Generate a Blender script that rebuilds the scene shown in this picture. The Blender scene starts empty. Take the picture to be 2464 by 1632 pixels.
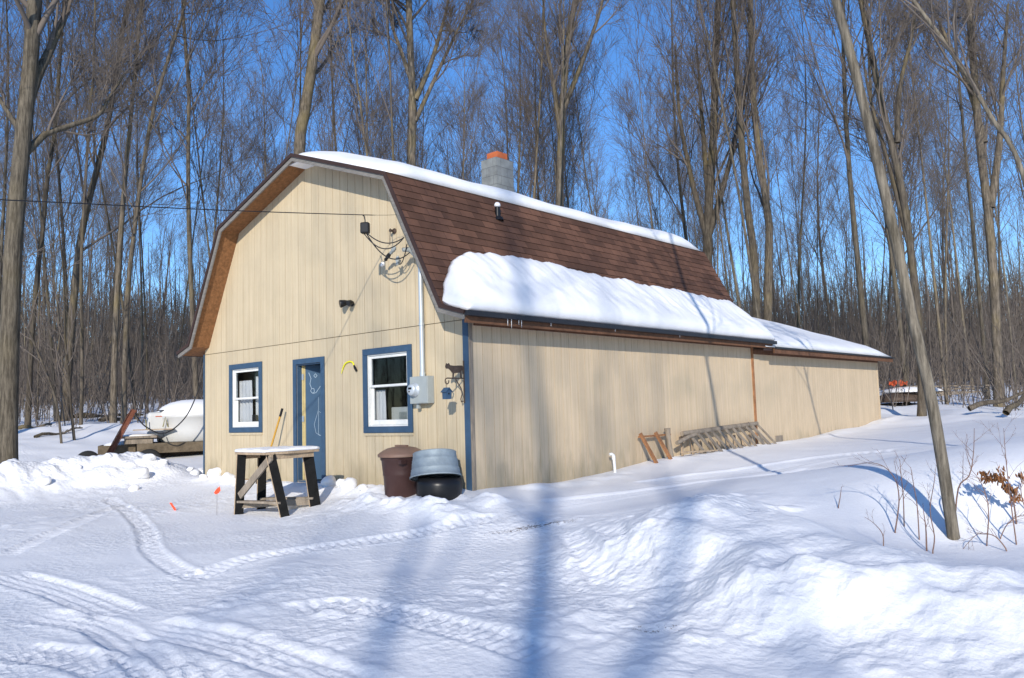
import bpy, bmesh, math, random
import numpy as np
from math import sin, cos, pi, radians
from mathutils import Matrix, Vector
random.seed(7); RS = np.random.RandomState(11)
SC = bpy.context.scene
# ------------------------------------------------------------------ camera
CAM = dict(x=15.5501, y=-8.2651, z=1.1133, yaw=.724, pitch=.0878, roll=.0311, f=1981.34)
def cam_axes():
    c, s = cos(CAM['yaw']), sin(CAM['yaw']); cp, sp = cos(CAM['pitch']), sin(CAM['pitch'])
    R = Vector((c, s, 0)); F = Vector((-s*cp, c*cp, sp)); U = Vector((s*sp, -c*sp, cp))
    cr, sr = cos(CAM['roll']), sin(CAM['roll'])
    return cr*R - sr*U, sr*R + cr*U, F
R_, U_, F_ = cam_axes()
cd = bpy.data.cameras.new('camera'); cam = bpy.data.objects.new('camera', cd); SC.collection.objects.link(cam)
cam.matrix_world = Matrix(((R_.x, U_.x, -F_.x, CAM['x']), (R_.y, U_.y, -F_.y, CAM['y']), (R_.z, U_.z, -F_.z, CAM['z']), (0, 0, 0, 1)))
cd.sensor_width = 36; cd.lens = CAM['f']/2464*36; cd.clip_start = .1; cd.clip_end = 2000
SC.camera = cam
# ------------------------------------------------------------------ light
SD = Vector((-.75, 1, -.52)).normalized()          # direction the sunlight travels
elev = math.asin(-SD.z); rot = math.atan2(-SD.x, -SD.y)
w = bpy.data.worlds.new('World'); SC.world = w; w.use_nodes = True
nt = w.node_tree; bg = nt.nodes['Background']
sky = nt.nodes.new('ShaderNodeTexSky'); sky.sky_type = 'NISHITA'; sky.sun_disc = False
sky.sun_elevation = elev; sky.sun_rotation = rot; sky.altitude = 300; sky.air_density = 1.0; sky.dust_density = .0; sky.ozone_density = 4.0
hs = nt.nodes.new('ShaderNodeHueSaturation'); hs.inputs['Saturation'].default_value = 1.18; hs.inputs['Hue'].default_value = .507; hs.inputs['Value'].default_value = .95
nt.links.new(sky.outputs[0], hs.inputs['Color']); nt.links.new(hs.outputs[0], bg.inputs[0]); bg.inputs[1].default_value = .16
sl = bpy.data.lights.new('sun', 'SUN'); sl.energy = 3.6; sl.angle = radians(.53); sl.color = (1, .93, .83)
so = bpy.data.objects.new('sun', sl); SC.collection.objects.link(so); so.rotation_euler = SD.to_track_quat('-Z', 'Y').to_euler(); so.location = (30, -40, 25)
SC.view_settings.view_transform = 'Standard'; SC.view_settings.look = 'None'; SC.view_settings.exposure = .29; SC.view_settings.gamma = 1
# ------------------------------------------------------------------ pixel helpers (photo seen 2367 wide)
SQ = 2464/2367.
CP = np.array([CAM['x'], CAM['y'], CAM['z']])
def ray(q):
    px, py = (q[0]*SQ-1232)/CAM['f'], (q[1]*SQ-816)/CAM['f']
    v = R_*px - U_*py + F_
    return np.array(v)
def onplane(q, ax, val):
    d = ray(q); return CP + d*((val-CP[ax])/d[ax])
def atdist(q, dist):
    d = ray(q); return CP + d*(dist/math.hypot(d[0], d[1]))
# ------------------------------------------------------------------ noise
def vnoise(x, y, seed=0):
    xi = np.floor(x).astype(np.int64); yi = np.floor(y).astype(np.int64); fx = x-xi; fy = y-yi
    fx = fx*fx*fx*(fx*(fx*6-15)+10); fy = fy*fy*fy*(fy*(fy*6-15)+10)
    def h(a, b):
        n = (a*374761393 + b*668265263 + seed*974711) & 0xffffffff
        n = ((n ^ (n >> 13))*1274126177) & 0xffffffff
        return ((n ^ (n >> 16)) & 0xffff)/65535.
    return (h(xi, yi)*(1-fx)+h(xi+1, yi)*fx)*(1-fy) + (h(xi, yi+1)*(1-fx)+h(xi+1, yi+1)*fx)*fy
def fbm(x, y, sc, octv=4, seed=0, gain=.5):
    o = 0; a = 1; t = 0
    for i in range(octv):
        ca, sa = cos(i*1.1), sin(i*1.1)
        o = o + a*(vnoise((x*ca-y*sa)/sc+13.7*i, (x*sa+y*ca)/sc, seed+i)-.5); t += a; a *= gain; sc /= 2.03
    return o/t*2
def sstep(a, b, x):
    t = np.clip((x-a)/(b-a), 0, 1); return t*t*(3-2*t)
# ------------------------------------------------------------------ terrain height
def px(qx, qy, z):
    p = onplane((qx, qy), 2, z); return (p[0], p[1], z)
CT = [(0,0,.02),(2,0,.0),(3.5,0,.0),(5.5,0,.02),(7.43,0,.06),(7.43,1.2,.02),(7.43,2,.02),(7.43,3,.05),(7.43,4.55,.15),(7.43,6.9,.19),(7.43,9.4,.2),(7.43,12,.21),(7.43,17.3,.29),
      (3.7,4,.05),(3.7,10,.15),(3.7,17,.3),(0,5,.12),(0,9,.2),(-1.5,0,0),(-1,-1,-.08),(1.5,-1.2,-.15),(3.5,-1.3,-.18),(5,-1.2,-.2),(7.4,-1.2,-.15),(-3.5,1.5,.05),(-6,3,.12),(-9,4,.2),
      px(500,1190,-.22), px(645,1200,-.26), px(300,1250,-.28), px(100,1200,-.2), px(600,1300,-.36), px(1200,1250,-.33), px(1000,1350,-.42), px(50,1400,-.44),
      px(0,1568,-.5), px(600,1568,-.52), px(1183,1568,-.52), px(1700,1568,-.52), px(2367,1620,-.52), px(1300,1400,-.44), px(1390,1435,-.45), px(1800,1490,-.49),
      px(1300,1180,-.14), px(1500,1150,-.04), px(1810,1092,.0), px(2000,1040,.2), px(2200,1030,.3),
      px(1410,1330,-.38), px(1460,1250,-.12), px(1530,1215,.0), px(1630,1172,.08), px(1740,1118,.16), px(1950,1080,.22), px(2190,1045,.4), px(2360,1010,.6),
      px(1700,1230,.0), px(1800,1200,-.02), px(2000,1180,.03), px(2000,1260,-.14), px(2215,1262,-.2), px(2330,1200,.0), px(2300,1100,.35),
      px(1650,1300,-.2), px(1800,1335,-.2), px(1950,1350,-.2), px(2130,1350,-.2), px(2367,1365,-.2), px(2280,1290,-.22),
      px(1600,1440,-.42), px(2150,1540,-.47), px(1250,1200,-.18),
      (15.5,-8.3,-.55),(12,-10,-.55),(20,-8,-.5),(20,-2,-.2),(17,-3,-.15),(18,4,.2),(8,-12,-.5),(2,-8,-.45),(-4,-5,-.3),(-10,0,.1),(-14,4,.25),(14,10,.7),(12,16,.75),(16,9,.75),(9.5,10,.25),(9.5,16,.4),(10.5,22,.6)]
CT = np.array(CT)
def tpsk(r2): return .5*r2*np.log(r2+1e-9)
_n = len(CT); _A = np.zeros((_n+3, _n+3)); _d = ((CT[:, None, :2]-CT[None, :, :2])**2).sum(-1)
_A[:_n, :_n] = tpsk(_d)+np.eye(_n)*.02; _A[:_n, _n:] = np.c_[np.ones(_n), CT[:, :2]]; _A[_n:, :_n] = _A[:_n, _n:].T
_w = np.linalg.solve(_A, np.r_[CT[:, 2], 0, 0, 0])
def seg_d(x, y, pts):
    "distance to polyline, arc length there, signed side"
    best = np.full(x.shape, 1e9); al = np.zeros(x.shape); sd = np.zeros(x.shape); acc = 0
    for (a, b) in zip(pts[:-1], pts[1:]):
        dx, dy = b[0]-a[0], b[1]-a[1]; L = math.hypot(dx, dy)
        t = np.clip(((x-a[0])*dx+(y-a[1])*dy)/L/L, 0, 1)
        ex, ey = x-a[0]-t*dx, y-a[1]-t*dy; d = np.hypot(ex, ey); m = d < best
        best = np.where(m, d, best); al = np.where(m, acc+t*L, al); sd = np.where(m, np.sign(dx*(y-a[1])-dy*(x-a[0])), sd); acc += L
    return best, al, sd
def far_h(x, y):
    r = np.hypot(x-CP[0], y-CP[1]); ang = np.arctan2(y-CP[1], x-CP[0])
    back = sstep(radians(60), radians(110), ang)
    slope = .05 - .012*sstep(radians(135), radians(115), ang)
    h = slope*np.clip(r-14, 0, 150) * back + .25*sstep(12, 25, r)*back - .5*(1-back) + fbm(x, y, 1.9, 3, 15)*.16*sstep(18, 26, r)
    return h + fbm(x, y, 9, 3, 5)*.25*sstep(14, 30, r)
def h0(x, y):
    x = np.asarray(x, float); y = np.asarray(y, float)
    z = _w[_n]+_w[_n+1]*x+_w[_n+2]*y
    for i in range(_n): z = z+_w[i]*tpsk((x-CT[i, 0])**2+(y-CT[i, 1])**2)
    r = np.hypot(x-CP[0], y-CP[1]); z = np.clip(z, -.8, 1.2)
    far = far_h(x, y)
    # right-hand side is open ground further back, left side turns into woods sooner
    k = sstep(19, 30, r); ang = np.arctan2(y-CP[1], x-CP[0])
    k = np.maximum(k, sstep(radians(85), radians(60), ang)*sstep(9, 16, r)); k = np.maximum(k, sstep(radians(175), radians(205), ang)*sstep(9, 16, r))
    return z*(1-k)+far*k
def gz1(x, y): return float(h0(np.array([x]), np.array([y]))[0])
def ground_at(q, hf=None):
    d = ray(q); t = 1.5*1.0035**np.arange(1100); P = CP[None]+t[:, None]*d[None]
    z = height(P[:, 0], P[:, 1]) if hf else h0(P[:, 0], P[:, 1])
    return P[np.argmax(P[:, 2] < z)]
BERM = [(-.5, .3), (-1.2, -.5), (-1.9, -1.5), (-2.4, -3.0), (-2.7, -4.8), (-3.2, -9)]
# tyre tracks (photo pixels) : kind 0 cleats across, 1 ribs along
TRK = [([(250,1150),(330,1215),(350,1270),(410,1320),(480,1345)], 0, .13), ([(430,1345),(560,1303),(700,1275),(850,1255),(970,1235),(1060,1212),(1180,1196)], 0, .16),
       ([(0,1290),(60,1262),(170,1215),(260,1180),(330,1170)], 0, .13), ([(0,1330),(150,1372),(300,1425)], 1, .2), ([(60,1420),(200,1440),(270,1470),(380,1568),(400,1620)], 1, .17),
       ([(330,1450),(480,1475),(640,1525),(800,1575),(880,1610)], 1, .24), ([(460,1620),(468,1560),(480,1525)], 1, .13), ([(1310,1225),(1350,1275),(1385,1330),(1400,1370)], 0, .14),
       ([(1390,1215),(1430,1255),(1420,1320)], 0, .12), ([(650,1420),(800,1400),(1000,1440),(1130,1475),(1300,1520)], 0, .2), ([(0,1500),(200,1530),(330,1600)], 0, .2), ([(1480,1120),(1650,1100),(1900,1062),(2100,1040)], 1, .3), ([(1250,1165),(1450,1140),(1700,1108),(1900,1080)], 1, .25)]
TRKW = [([tuple(ground_at(q)[:2]) for q in pts], k, wd) for pts, k, wd in TRK]
def smooth_poly(P, n=6):
    P = [np.array(p) for p in P]; o = []
    for i in range(len(P)-1):
        p0 = P[max(i-1, 0)]; p1 = P[i]; p2 = P[i+1]; p3 = P[min(i+2, len(P)-1)]
        for j in range(n):
            t = j/n; o.append(.5*((2*p1)+(-p0+p2)*t+(2*p0-5*p1+4*p2-p3)*t*t+(-p0+3*p1-3*p2+p3)*t**3))
    o.append(P[-1]); return o
def height(x, y, full=False):
    z = h0(x, y); r = np.hypot(x-CP[0], y-CP[1])
    near = sstep(28, 16, r)
    # ploughed berm at the left
    d, al, _ = seg_d(x, y, BERM); amp = .40*sstep(0, 1.8, al)+.12*sstep(0, .5, al)
    z = z+(amp*(1+.35*fbm(x, y, 1.1, 3, 3)))*np.exp(-(d/(.75+.25*sstep(0, 4, al)))**2)
    rough = np.exp(-(d/1.2)**2)*sstep(0, 1.5, al)
    # general undulation, drifts and small lumps
    yard = sstep(0.2, -.8, y)*near
    z = z+fbm(x, y, 2.6, 3, 21)*.035*near+fbm(x, y, .7, 3, 22)*.012*near
    z = z+rough*(np.abs(fbm(x, y, .55, 4, 31))*.22+np.clip(fbm(x, y, .28, 3, 33)-.1, 0, 1)*.12)
    # plough bank at the right : rumpled face
    bd, bal, _ = seg_d(x, y, BANK); bk = np.exp(-(bd/.75)**2)*sstep(0, .5, bal)
    z = z+bk*(fbm(x, y, .8, 4, 41)*.06+np.abs(fbm(x, y, .35, 3, 42))*.03)
    cd_, cal, _ = seg_d(x, y, BANK2); ck = np.exp(-(cd_/.45)**2)
    z = z+ck*(.09+.07*fbm(x, y, .6, 3, 44)+.06*np.abs(fbm(x, y, .2, 3, 49)))
    for pl_, am, wd in RID:
        d_, a__, s__ = seg_d(x, y, pl_); L_ = a__.max(); z = z+am*(1+.6*fbm(x, y, .5, 2, 91))*np.exp(-(d_/np.where(s__ > 0, wd, wd*1.6))**2)*sstep(0, .4, a__)*sstep(0, .4, L_-a__)
    z = z+bk*(fbm(x, y, .45, 3, 45)*.04+np.abs(fbm(x, y, .24, 4, 47))*.085*np.clip(.1+1.6*fbm(x, y, .9, 3, 48), 0, 1)-.03)
    bw_ = np.exp(-(bd/1.4)**2)*sstep(0, .5, bal); z = z+bw_*(fbm(x, y, .8, 3, 95)*.075+fbm(x, y, .2, 3, 96)*.014)
    _d, _a, _s = seg_d(x, y, BANK); z = z+.06*sstep(-.05, .28, _d*_s)*(1-sstep(.6, 1.8, _d))*sstep(0, 1., _a)+.05*np.exp(-((_d*_s-.25)/.13)**2)*fbm(x, y, .22, 3, 46)*sstep(0, 1, _a)
    # lumps along the wall foot
    fr = np.exp(-((y+.28)/.22)**2)*((x > -.8) & (x < 8.2)); sd_ = np.exp(-((x-7.75)/.25)**2)*sstep(.3, 1, y)*sstep(19, 17, y)
    z = z+fr*(.02+.13*np.clip(fbm(x, y, .38, 3, 51)+.25, 0, 1))*sstep(-.6, 1.2, x+0*y)*(1-.75*np.exp(-((x-2.6)/1.3)**2))+sd_*(.03+.05*np.clip(fbm(x, y, .5, 3, 52), -.3, 1))
    z = z+sstep(5.2, 6.2, x)*sstep(8.6, 7.8, x)*np.exp(-((y+.95)/.22)**2)*(.09+.06*fbm(x, y, .3, 3, 53)+.05*fbm(x, y, .1, 3, 54))
    # packed churned snow in the yard
    z = z+yard*(np.abs(fbm(x, y, .2, 3, 61))*.045*np.clip(.15+1.3*fbm(x, y, 1.5, 3, 62), 0, 1))
    tm = np.zeros(x.shape); tu = np.zeros(x.shape); tv = np.zeros(x.shape); tk = np.zeros(x.shape)
    for pts, k, wd in TRKS:
        xs = [p[0] for p in pts]; ys = [p[1] for p in pts]
        m = (x > min(xs)-.5) & (x < max(xs)+.5) & (y > min(ys)-.5) & (y < max(ys)+.5)
        if not m.any(): continue
        d, al, sg = seg_d(x[m], y[m], pts); L = al.max() if al.size else 1
        f = sstep(wd, wd*.75, d)*sstep(0, .3, al)*sstep(0, .3, L-al)
        z[m] = z[m]-f*.018+.011*np.exp(-((d-wd*1.12)/(.25*wd))**2)*sstep(0, .3, al)*sstep(0, .3, L-al)
        tm[m] = np.maximum(tm[m], f); tu[m] = np.where(f > .05, d*sg, tu[m]); tv[m] = np.where(f > .05, al, tv[m]); tk[m] = np.where(f > .05, k, tk[m])
        if k == 0: z[m] = z[m]+f*.010*np.sign(np.sin(al*2*pi/.11+np.abs(d)*9))*sstep(.0, .3, np.abs(np.sin(al*2*pi/.11+np.abs(d)*9)))
        else: z[m] = z[m]+f*.010*np.cos(d*2*pi/.10)
    # barn footprint stays low
    ins = sstep(0, .25, x)*sstep(7.43, 7.2, x)*sstep(0.02, .2, y)*sstep(17.4, 17.1, y)
    z = z*(1-ins)+(-.12)*ins
    if full: return z, tm, tk
    return z
TRKS = [(smooth_poly(p, 4), k, w_) for p, k, w_ in TRKW]
BANK = [tuple(ground_at(q)[:2]) for q in ((1480,1330),(1600,1400),(1750,1425),(1950,1440),(2150,1450),(2367,1470))]
BANK += [(BANK[-1][0]+1.5, BANK[-1][1]-.6)]
RID = [([tuple(ground_at(q)[:2]) for q in P_], am, wd) for P_, am, wd in (([(1465, 1300), (1500, 1262), (1600, 1262), (1700, 1300), (1850, 1312)], .10, .22), ([(1580, 1215), (1740, 1190), (1850, 1225), (1980, 1290)], .07, .28), ([(1640, 1400), (1850, 1350), (2020, 1372), (2200, 1352), (2420, 1365)], .08, .16), ([(2000, 1330), (2060, 1290), (2150, 1310)], .07, .25), ([(900, 1185), (1060, 1175), (1200, 1165)], .04, .2))]
BANK2 = [tuple(ground_at(q)[:2]) for q in ((1470,1262),(1520,1225),(1610,1185),(1680,1160))]
def H(x, y): return float(height(np.array([float(x)]), np.array([float(y)]))[0])
# ------------------------------------------------------------------ materials
MATS = {}
def mat(name, col, rough=.7, metal=0., var=.12, vs=6., bump=0., bs=40., spec=.3, stretch=None, extra=None):
    m = bpy.data.materials.new(name); m.use_nodes = True; t = m.node_tree; b = t.nodes['Principled BSDF']
    b.inputs['Roughness'].default_value = rough; b.inputs['Metallic'].default_value = metal; b.inputs['Specular IOR Level'].default_value = spec
    tc = t.nodes.new('ShaderNodeTexCoord'); mp = t.nodes.new('ShaderNodeMapping'); t.links.new(tc.outputs['Object'], mp.inputs[0])
    if stretch: mp.inputs['Scale'].default_value = stretch
    n = t.nodes.new('ShaderNodeTexNoise'); n.inputs['Scale'].default_value = vs; n.inputs['Detail'].default_value = 6; n.inputs['Roughness'].default_value = .65
    t.links.new(mp.outputs[0], n.inputs[0])
    r = t.nodes.new('ShaderNodeValToRGB'); r.color_ramp.elements[0].position = .3; r.color_ramp.elements[1].position = .7
    r.color_ramp.elements[0].color = (*[max(0, c*(1-var)) for c in col], 1); r.color_ramp.elements[1].color = (*[min(1, c*(1+var)) for c in col], 1)
    t.links.new(n.outputs[0], r.inputs[0]); t.links.new(r.outputs[0], b.inputs['Base Color'])
    if bump:
        n2 = t.nodes.new('ShaderNodeTexNoise'); n2.inputs['Scale'].default_value = bs; n2.inputs['Detail'].default_value = 5; t.links.new(mp.outputs[0], n2.inputs[0])
        bp = t.nodes.new('ShaderNodeBump'); bp.inputs['Strength'].default_value = bump; bp.inputs['Distance'].default_value = .02
        t.links.new(n2.outputs[0], bp.inputs['Height']); t.links.new(bp.outputs[0], b.inputs['Normal'])
    m['ramp'] = 1; MATS[name] = m
    if extra: extra(t, b, r, mp)
    return m
def N(t, k, **kw):
    n = t.nodes.new(k)
    for a, v in kw.items():
        if a in n.inputs: n.inputs[a].default_value = v
        else: setattr(n, a, v)
    return n
def mix(t, fac, a, b, mode='MIX'):
    m = t.nodes.new('ShaderNodeMix'); m.data_type = 'RGBA'; m.blend_type = mode
    for i, v in ((0, fac), (6, a), (7, b)):
        if hasattr(v, 'links') or hasattr(v, 'is_linked'): t.links.new(v, m.inputs[i])
        else: m.inputs[i].default_value = v
    return m.outputs[2]
# siding : painted plywood, vertical weathering
def sid_extra(t, b, r, mp):
    tc = t.nodes['Texture Coordinate']
    m2 = N(t, 'ShaderNodeMapping'); m2.inputs['Scale'].default_value = (38, 38, .5); t.links.new(tc.outputs['Object'], m2.inputs[0])
    n = N(t, 'ShaderNodeTexNoise'); n.inputs['Scale'].default_value = 1.; n.inputs['Detail'].default_value = 4; t.links.new(m2.outputs[0], n.inputs[0])
    rr = N(t, 'ShaderNodeValToRGB'); e = rr.color_ramp.elements; e[0].position = .35; e[0].color = (.8, .78, .74, 1); e[1].position = .62; e[1].color = (1.07, 1.07, 1.08, 1); t.links.new(n.outputs[0], rr.inputs[0])
    o = mix(t, .45, r.outputs[0], rr.outputs[0], 'MULTIPLY')
    # dirt and mildew blotches low on the wall and under the roof
    n3 = N(t, 'ShaderNodeTexNoise'); n3.inputs['Scale'].default_value = 1.1; n3.inputs['Detail'].default_value = 7; t.links.new(tc.outputs['Object'], n3.inputs[0])
    r3 = N(t, 'ShaderNodeValToRGB'); e = r3.color_ramp.elements; e[0].position = .56; e[0].color = (0, 0, 0, 1); e[1].position = .8; e[1].color = (.8, .8, .8, 1); t.links.new(n3.outputs[0], r3.inputs[0])
    o = mix(t, r3.outputs[0], o, (.42, .35, .24, 1))
    n4 = N(t, 'ShaderNodeTexNoise'); n4.inputs['Scale'].default_value = 55; n4.inputs['Detail'].default_value = 2; t.links.new(tc.outputs['Object'], n4.inputs[0])
    r4 = N(t, 'ShaderNodeValToRGB'); e = r4.color_ramp.elements; e[0].position = .76; e[0].color = (0, 0, 0, 1); e[1].position = .79; e[1].color = (1, 1, 1, 1); t.links.new(n4.outputs[0], r4.inputs[0])
    o = mix(t, r4.outputs[0], o, (.3, .24, .15, 1))
    sx = N(t, 'ShaderNodeSeparateXYZ'); t.links.new(tc.outputs['Object'], sx.inputs[0]); a1 = N(t, 'ShaderNodeMath', operation='ADD'); t.links.new(sx.outputs[0], a1.inputs[0]); t.links.new(sx.outputs[1], a1.inputs[1])
    a2 = N(t, 'ShaderNodeMath', operation='DIVIDE'); t.links.new(a1.outputs[0], a2.inputs[0]); a2.inputs[1].default_value = .2032; a3 = N(t, 'ShaderNodeMath', operation='FLOOR'); t.links.new(a2.outputs[0], a3.inputs[0])
    wn = N(t, 'ShaderNodeTexWhiteNoise'); wn.noise_dimensions = '1D'; t.links.new(a3.outputs[0], wn.inputs['W']); mrn = N(t, 'ShaderNodeMapRange'); mrn.inputs['To Min'].default_value = .96; mrn.inputs['To Max'].default_value = 1.03; t.links.new(wn.outputs['Value'], mrn.inputs[0])
    o = mix(t, 1., o, mrn.outputs[0], 'MULTIPLY')
    m5 = N(t, 'ShaderNodeMapping'); m5.inputs['Scale'].default_value = (7, 7, 2.2); t.links.new(tc.outputs['Object'], m5.inputs[0]); n5 = N(t, 'ShaderNodeTexNoise'); n5.inputs['Scale'].default_value = 1; n5.inputs['Detail'].default_value = 6; t.links.new(m5.outputs[0], n5.inputs[0])
    m6 = N(t, 'ShaderNodeMapRange'); m6.inputs['From Min'].default_value = .05; m6.inputs['From Max'].default_value = .75; m6.inputs['To Min'].default_value = .34; m6.inputs['To Max'].default_value = -.15; t.links.new(sx.outputs[2], m6.inputs[0])
    a5 = N(t, 'ShaderNodeMath', operation='ADD'); t.links.new(m6.outputs[0], a5.inputs[0]); t.links.new(n5.outputs[0], a5.inputs[1]); r5 = N(t, 'ShaderNodeValToRGB'); e = r5.color_ramp.elements; e[0].position = .55; e[0].color = (0, 0, 0, 1); e[1].position = .95; e[1].color = (.55, .55, .55, 1); t.links.new(a5.outputs[0], r5.inputs[0])
    o = mix(t, r5.outputs[0], o, (.27, .23, .14, 1)); t.links.new(o, b.inputs['Base Color'])
    bp = N(t, 'ShaderNodeBump'); bp.inputs['Strength'].default_value = .35; bp.inputs['Distance'].default_value = .004; t.links.new(n.outputs[0], bp.inputs['Height']); t.links.new(bp.outputs[0], b.inputs['Normal'])
mat('siding', (.56, .462, .307), .75, var=.05, vs=2.2, extra=sid_extra)
mat('siding_side', (.60, .475, .32), .75, var=.05, vs=2.2, extra=sid_extra)
mat('groove', (.20, .16, .10), .9, var=.2)
mat('blue_paint', (.042, .085, .145), .55, var=.14, vs=9, bump=.2, bs=30)
mat('blue_door', (.03, .075, .135), .5, var=.1, vs=3)
mat('white_paint', (.74, .74, .70), .5, var=.08, vs=14, bump=.2)
mat('grey_board', (.21, .195, .175), .85, var=.25, vs=5, bump=.5, bs=20, stretch=(1, 1, 6))
mat('osb', (.235, .11, .045), .8, var=.35, vs=18, bump=.3, bs=30)
mat('brown_wood', (.15, .072, .038), .8, var=.3, vs=7, bump=.4)
mat('orange_wood', (.34, .16, .07), .8, var=.35, vs=8, bump=.4)
mat('old_wood', (.26, .215, .165), .9, var=.35, vs=9, bump=.7, bs=30, stretch=(1, 1, .3))
mat('deck_wood', (.13, .10, .065), .9, var=.4, vs=7, bump=.6)
mat('raw_wood', (.40, .30, .20), .85, var=.25, vs=9, bump=.5)
mat('brown_edge', (.05, .028, .022), .6)
mat('black_edge', (.022, .022, .026), .45)
mat('black_paint', (.010, .010, .010), .8, var=.3, vs=12, bump=.3, spec=.12)
mat('black_plastic', (.012, .012, .013), .35)
mat('rubber', (.02, .02, .02), .85, bump=.4)
mat('dark_cable', (.02, .02, .022), .5)
mat('grey_metal', (.33, .36, .35), .45, var=.06, spec=.4)
mat('conduit_metal', (.52, .57, .60), .4, metal=.35, var=.05)
mat('rust', (.16, .055, .03), .8, var=.35, vs=14, bump=.4)
mat('iron', (.09, .065, .05), .65, metal=.3, var=.3, vs=20)
mat('galvanised', (.30, .35, .37), .6, metal=.25, var=.16, vs=7, bump=.15)
mat('bin_brown', (.06, .030, .026), .45, var=.07, bump=.1, bs=60)
mat('lid_brown', (.22, .135, .095), .5, var=.1)
mat('pvc', (.82, .82, .80), .35, var=.03)
mat('yellow', (.80, .76, .02), .5, var=.1)
mat('yellow_wood', (.55, .30, .05), .5, var=.15, vs=12)
mat('cream', (.62, .50, .24), .6, var=.15)
mat('orange', (.5, .09, .03), .6, var=.08)
mat('flag_orange', (.9, .09, .03), .6, var=.05)
mat('flue_clay', (.48, .125, .045), .75, var=.12, vs=8)
mat('tank_white', (.58, .58, .56), .45, var=.05, vs=3)
mat('cloth', (.72, .70, .72), .9, var=.06, vs=14)
mat('appliance', (.66, .66, .64), .4, var=.03)
mat('interior_dark', (.05, .045, .04), .9)
mat('chalk', (.36, .45, .53), .8)
mat('dry_leaf', (.24, .105, .04), .8, var=.3, vs=25)
mat('shrub_stem', (.20, .12, .09), .8, var=.3, vs=20)
mat('olive_strap', (.25, .22, .06), .8)
mat('foundation', (.33, .22, .12), .9, var=.3, vs=10, bump=.5)
def block_extra(t, b, r, mp):
    tc = t.nodes['Texture Coordinate']; br = N(t, 'ShaderNodeTexBrick'); uv = tc.outputs['UV']; t.links.new(uv, br.inputs['Vector'])
    br.inputs['Scale'].default_value = 1; br.inputs['Brick Width'].default_value = .4; br.inputs['Row Height'].default_value = .2; br.inputs['Mortar Size'].default_value = .007
    br.inputs['Color1'].default_value = (.9, .9, .9, 1); br.inputs['Color2'].default_value = (1.08, 1.08, 1.06, 1); br.inputs['Mortar'].default_value = (.7, .7, .7, 1)
    o = mix(t, 1., r.outputs[0], br.outputs[0], 'MULTIPLY'); t.links.new(o, b.inputs['Base Color'])
    bp = N(t, 'ShaderNodeBump'); bp.inputs['Strength'].default_value = .6; bp.inputs['Distance'].default_value = .01; bp.invert = True; t.links.new(br.outputs['Fac'], bp.inputs['Height']); t.links.new(bp.outputs[0], b.inputs['Normal'])
mat('block', (.21, .22, .215), .9, var=.22, vs=5, extra=block_extra)
def shing_extra(t, b, r, mp):
    tc = t.nodes['Texture Coordinate']; br = N(t, 'ShaderNodeTexBrick'); t.links.new(tc.outputs['UV'], br.inputs['Vector'])
    br.inputs['Scale'].default_value = 1; br.inputs['Brick Width'].default_value = .305; br.inputs['Row Height'].default_value = .14; br.inputs['Mortar Size'].default_value = .006; br.inputs['Bias'].default_value = -.1
    br.inputs['Color1'].default_value = (.6, .55, .53, 1); br.inputs['Color2'].default_value = (1.22, 1.12, 1.08, 1); br.inputs['Mortar'].default_value = (.45, .43, .42, 1)
    n = N(t, 'ShaderNodeTexNoise'); n.inputs['Scale'].default_value = 180; n.inputs['Detail'].default_value = 2; t.links.new(tc.outputs['UV'], n.inputs[0])
    o = mix(t, .9, r.outputs[0], br.outputs[0], 'MULTIPLY'); o = mix(t, .5, o, n.outputs[0], 'OVERLAY'); t.links.new(o, b.inputs['Base Color'])
    bp = N(t, 'ShaderNodeBump'); bp.inputs['Strength'].default_value = .4; bp.inputs['Distance'].default_value = .004; t.links.new(n.outputs[0], bp.inputs['Height']); t.links.new(bp.outputs[0], b.inputs['Normal'])
mat('shingle', (.14, .073, .047), .9, var=.22, vs=2.5, extra=shing_extra)
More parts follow.
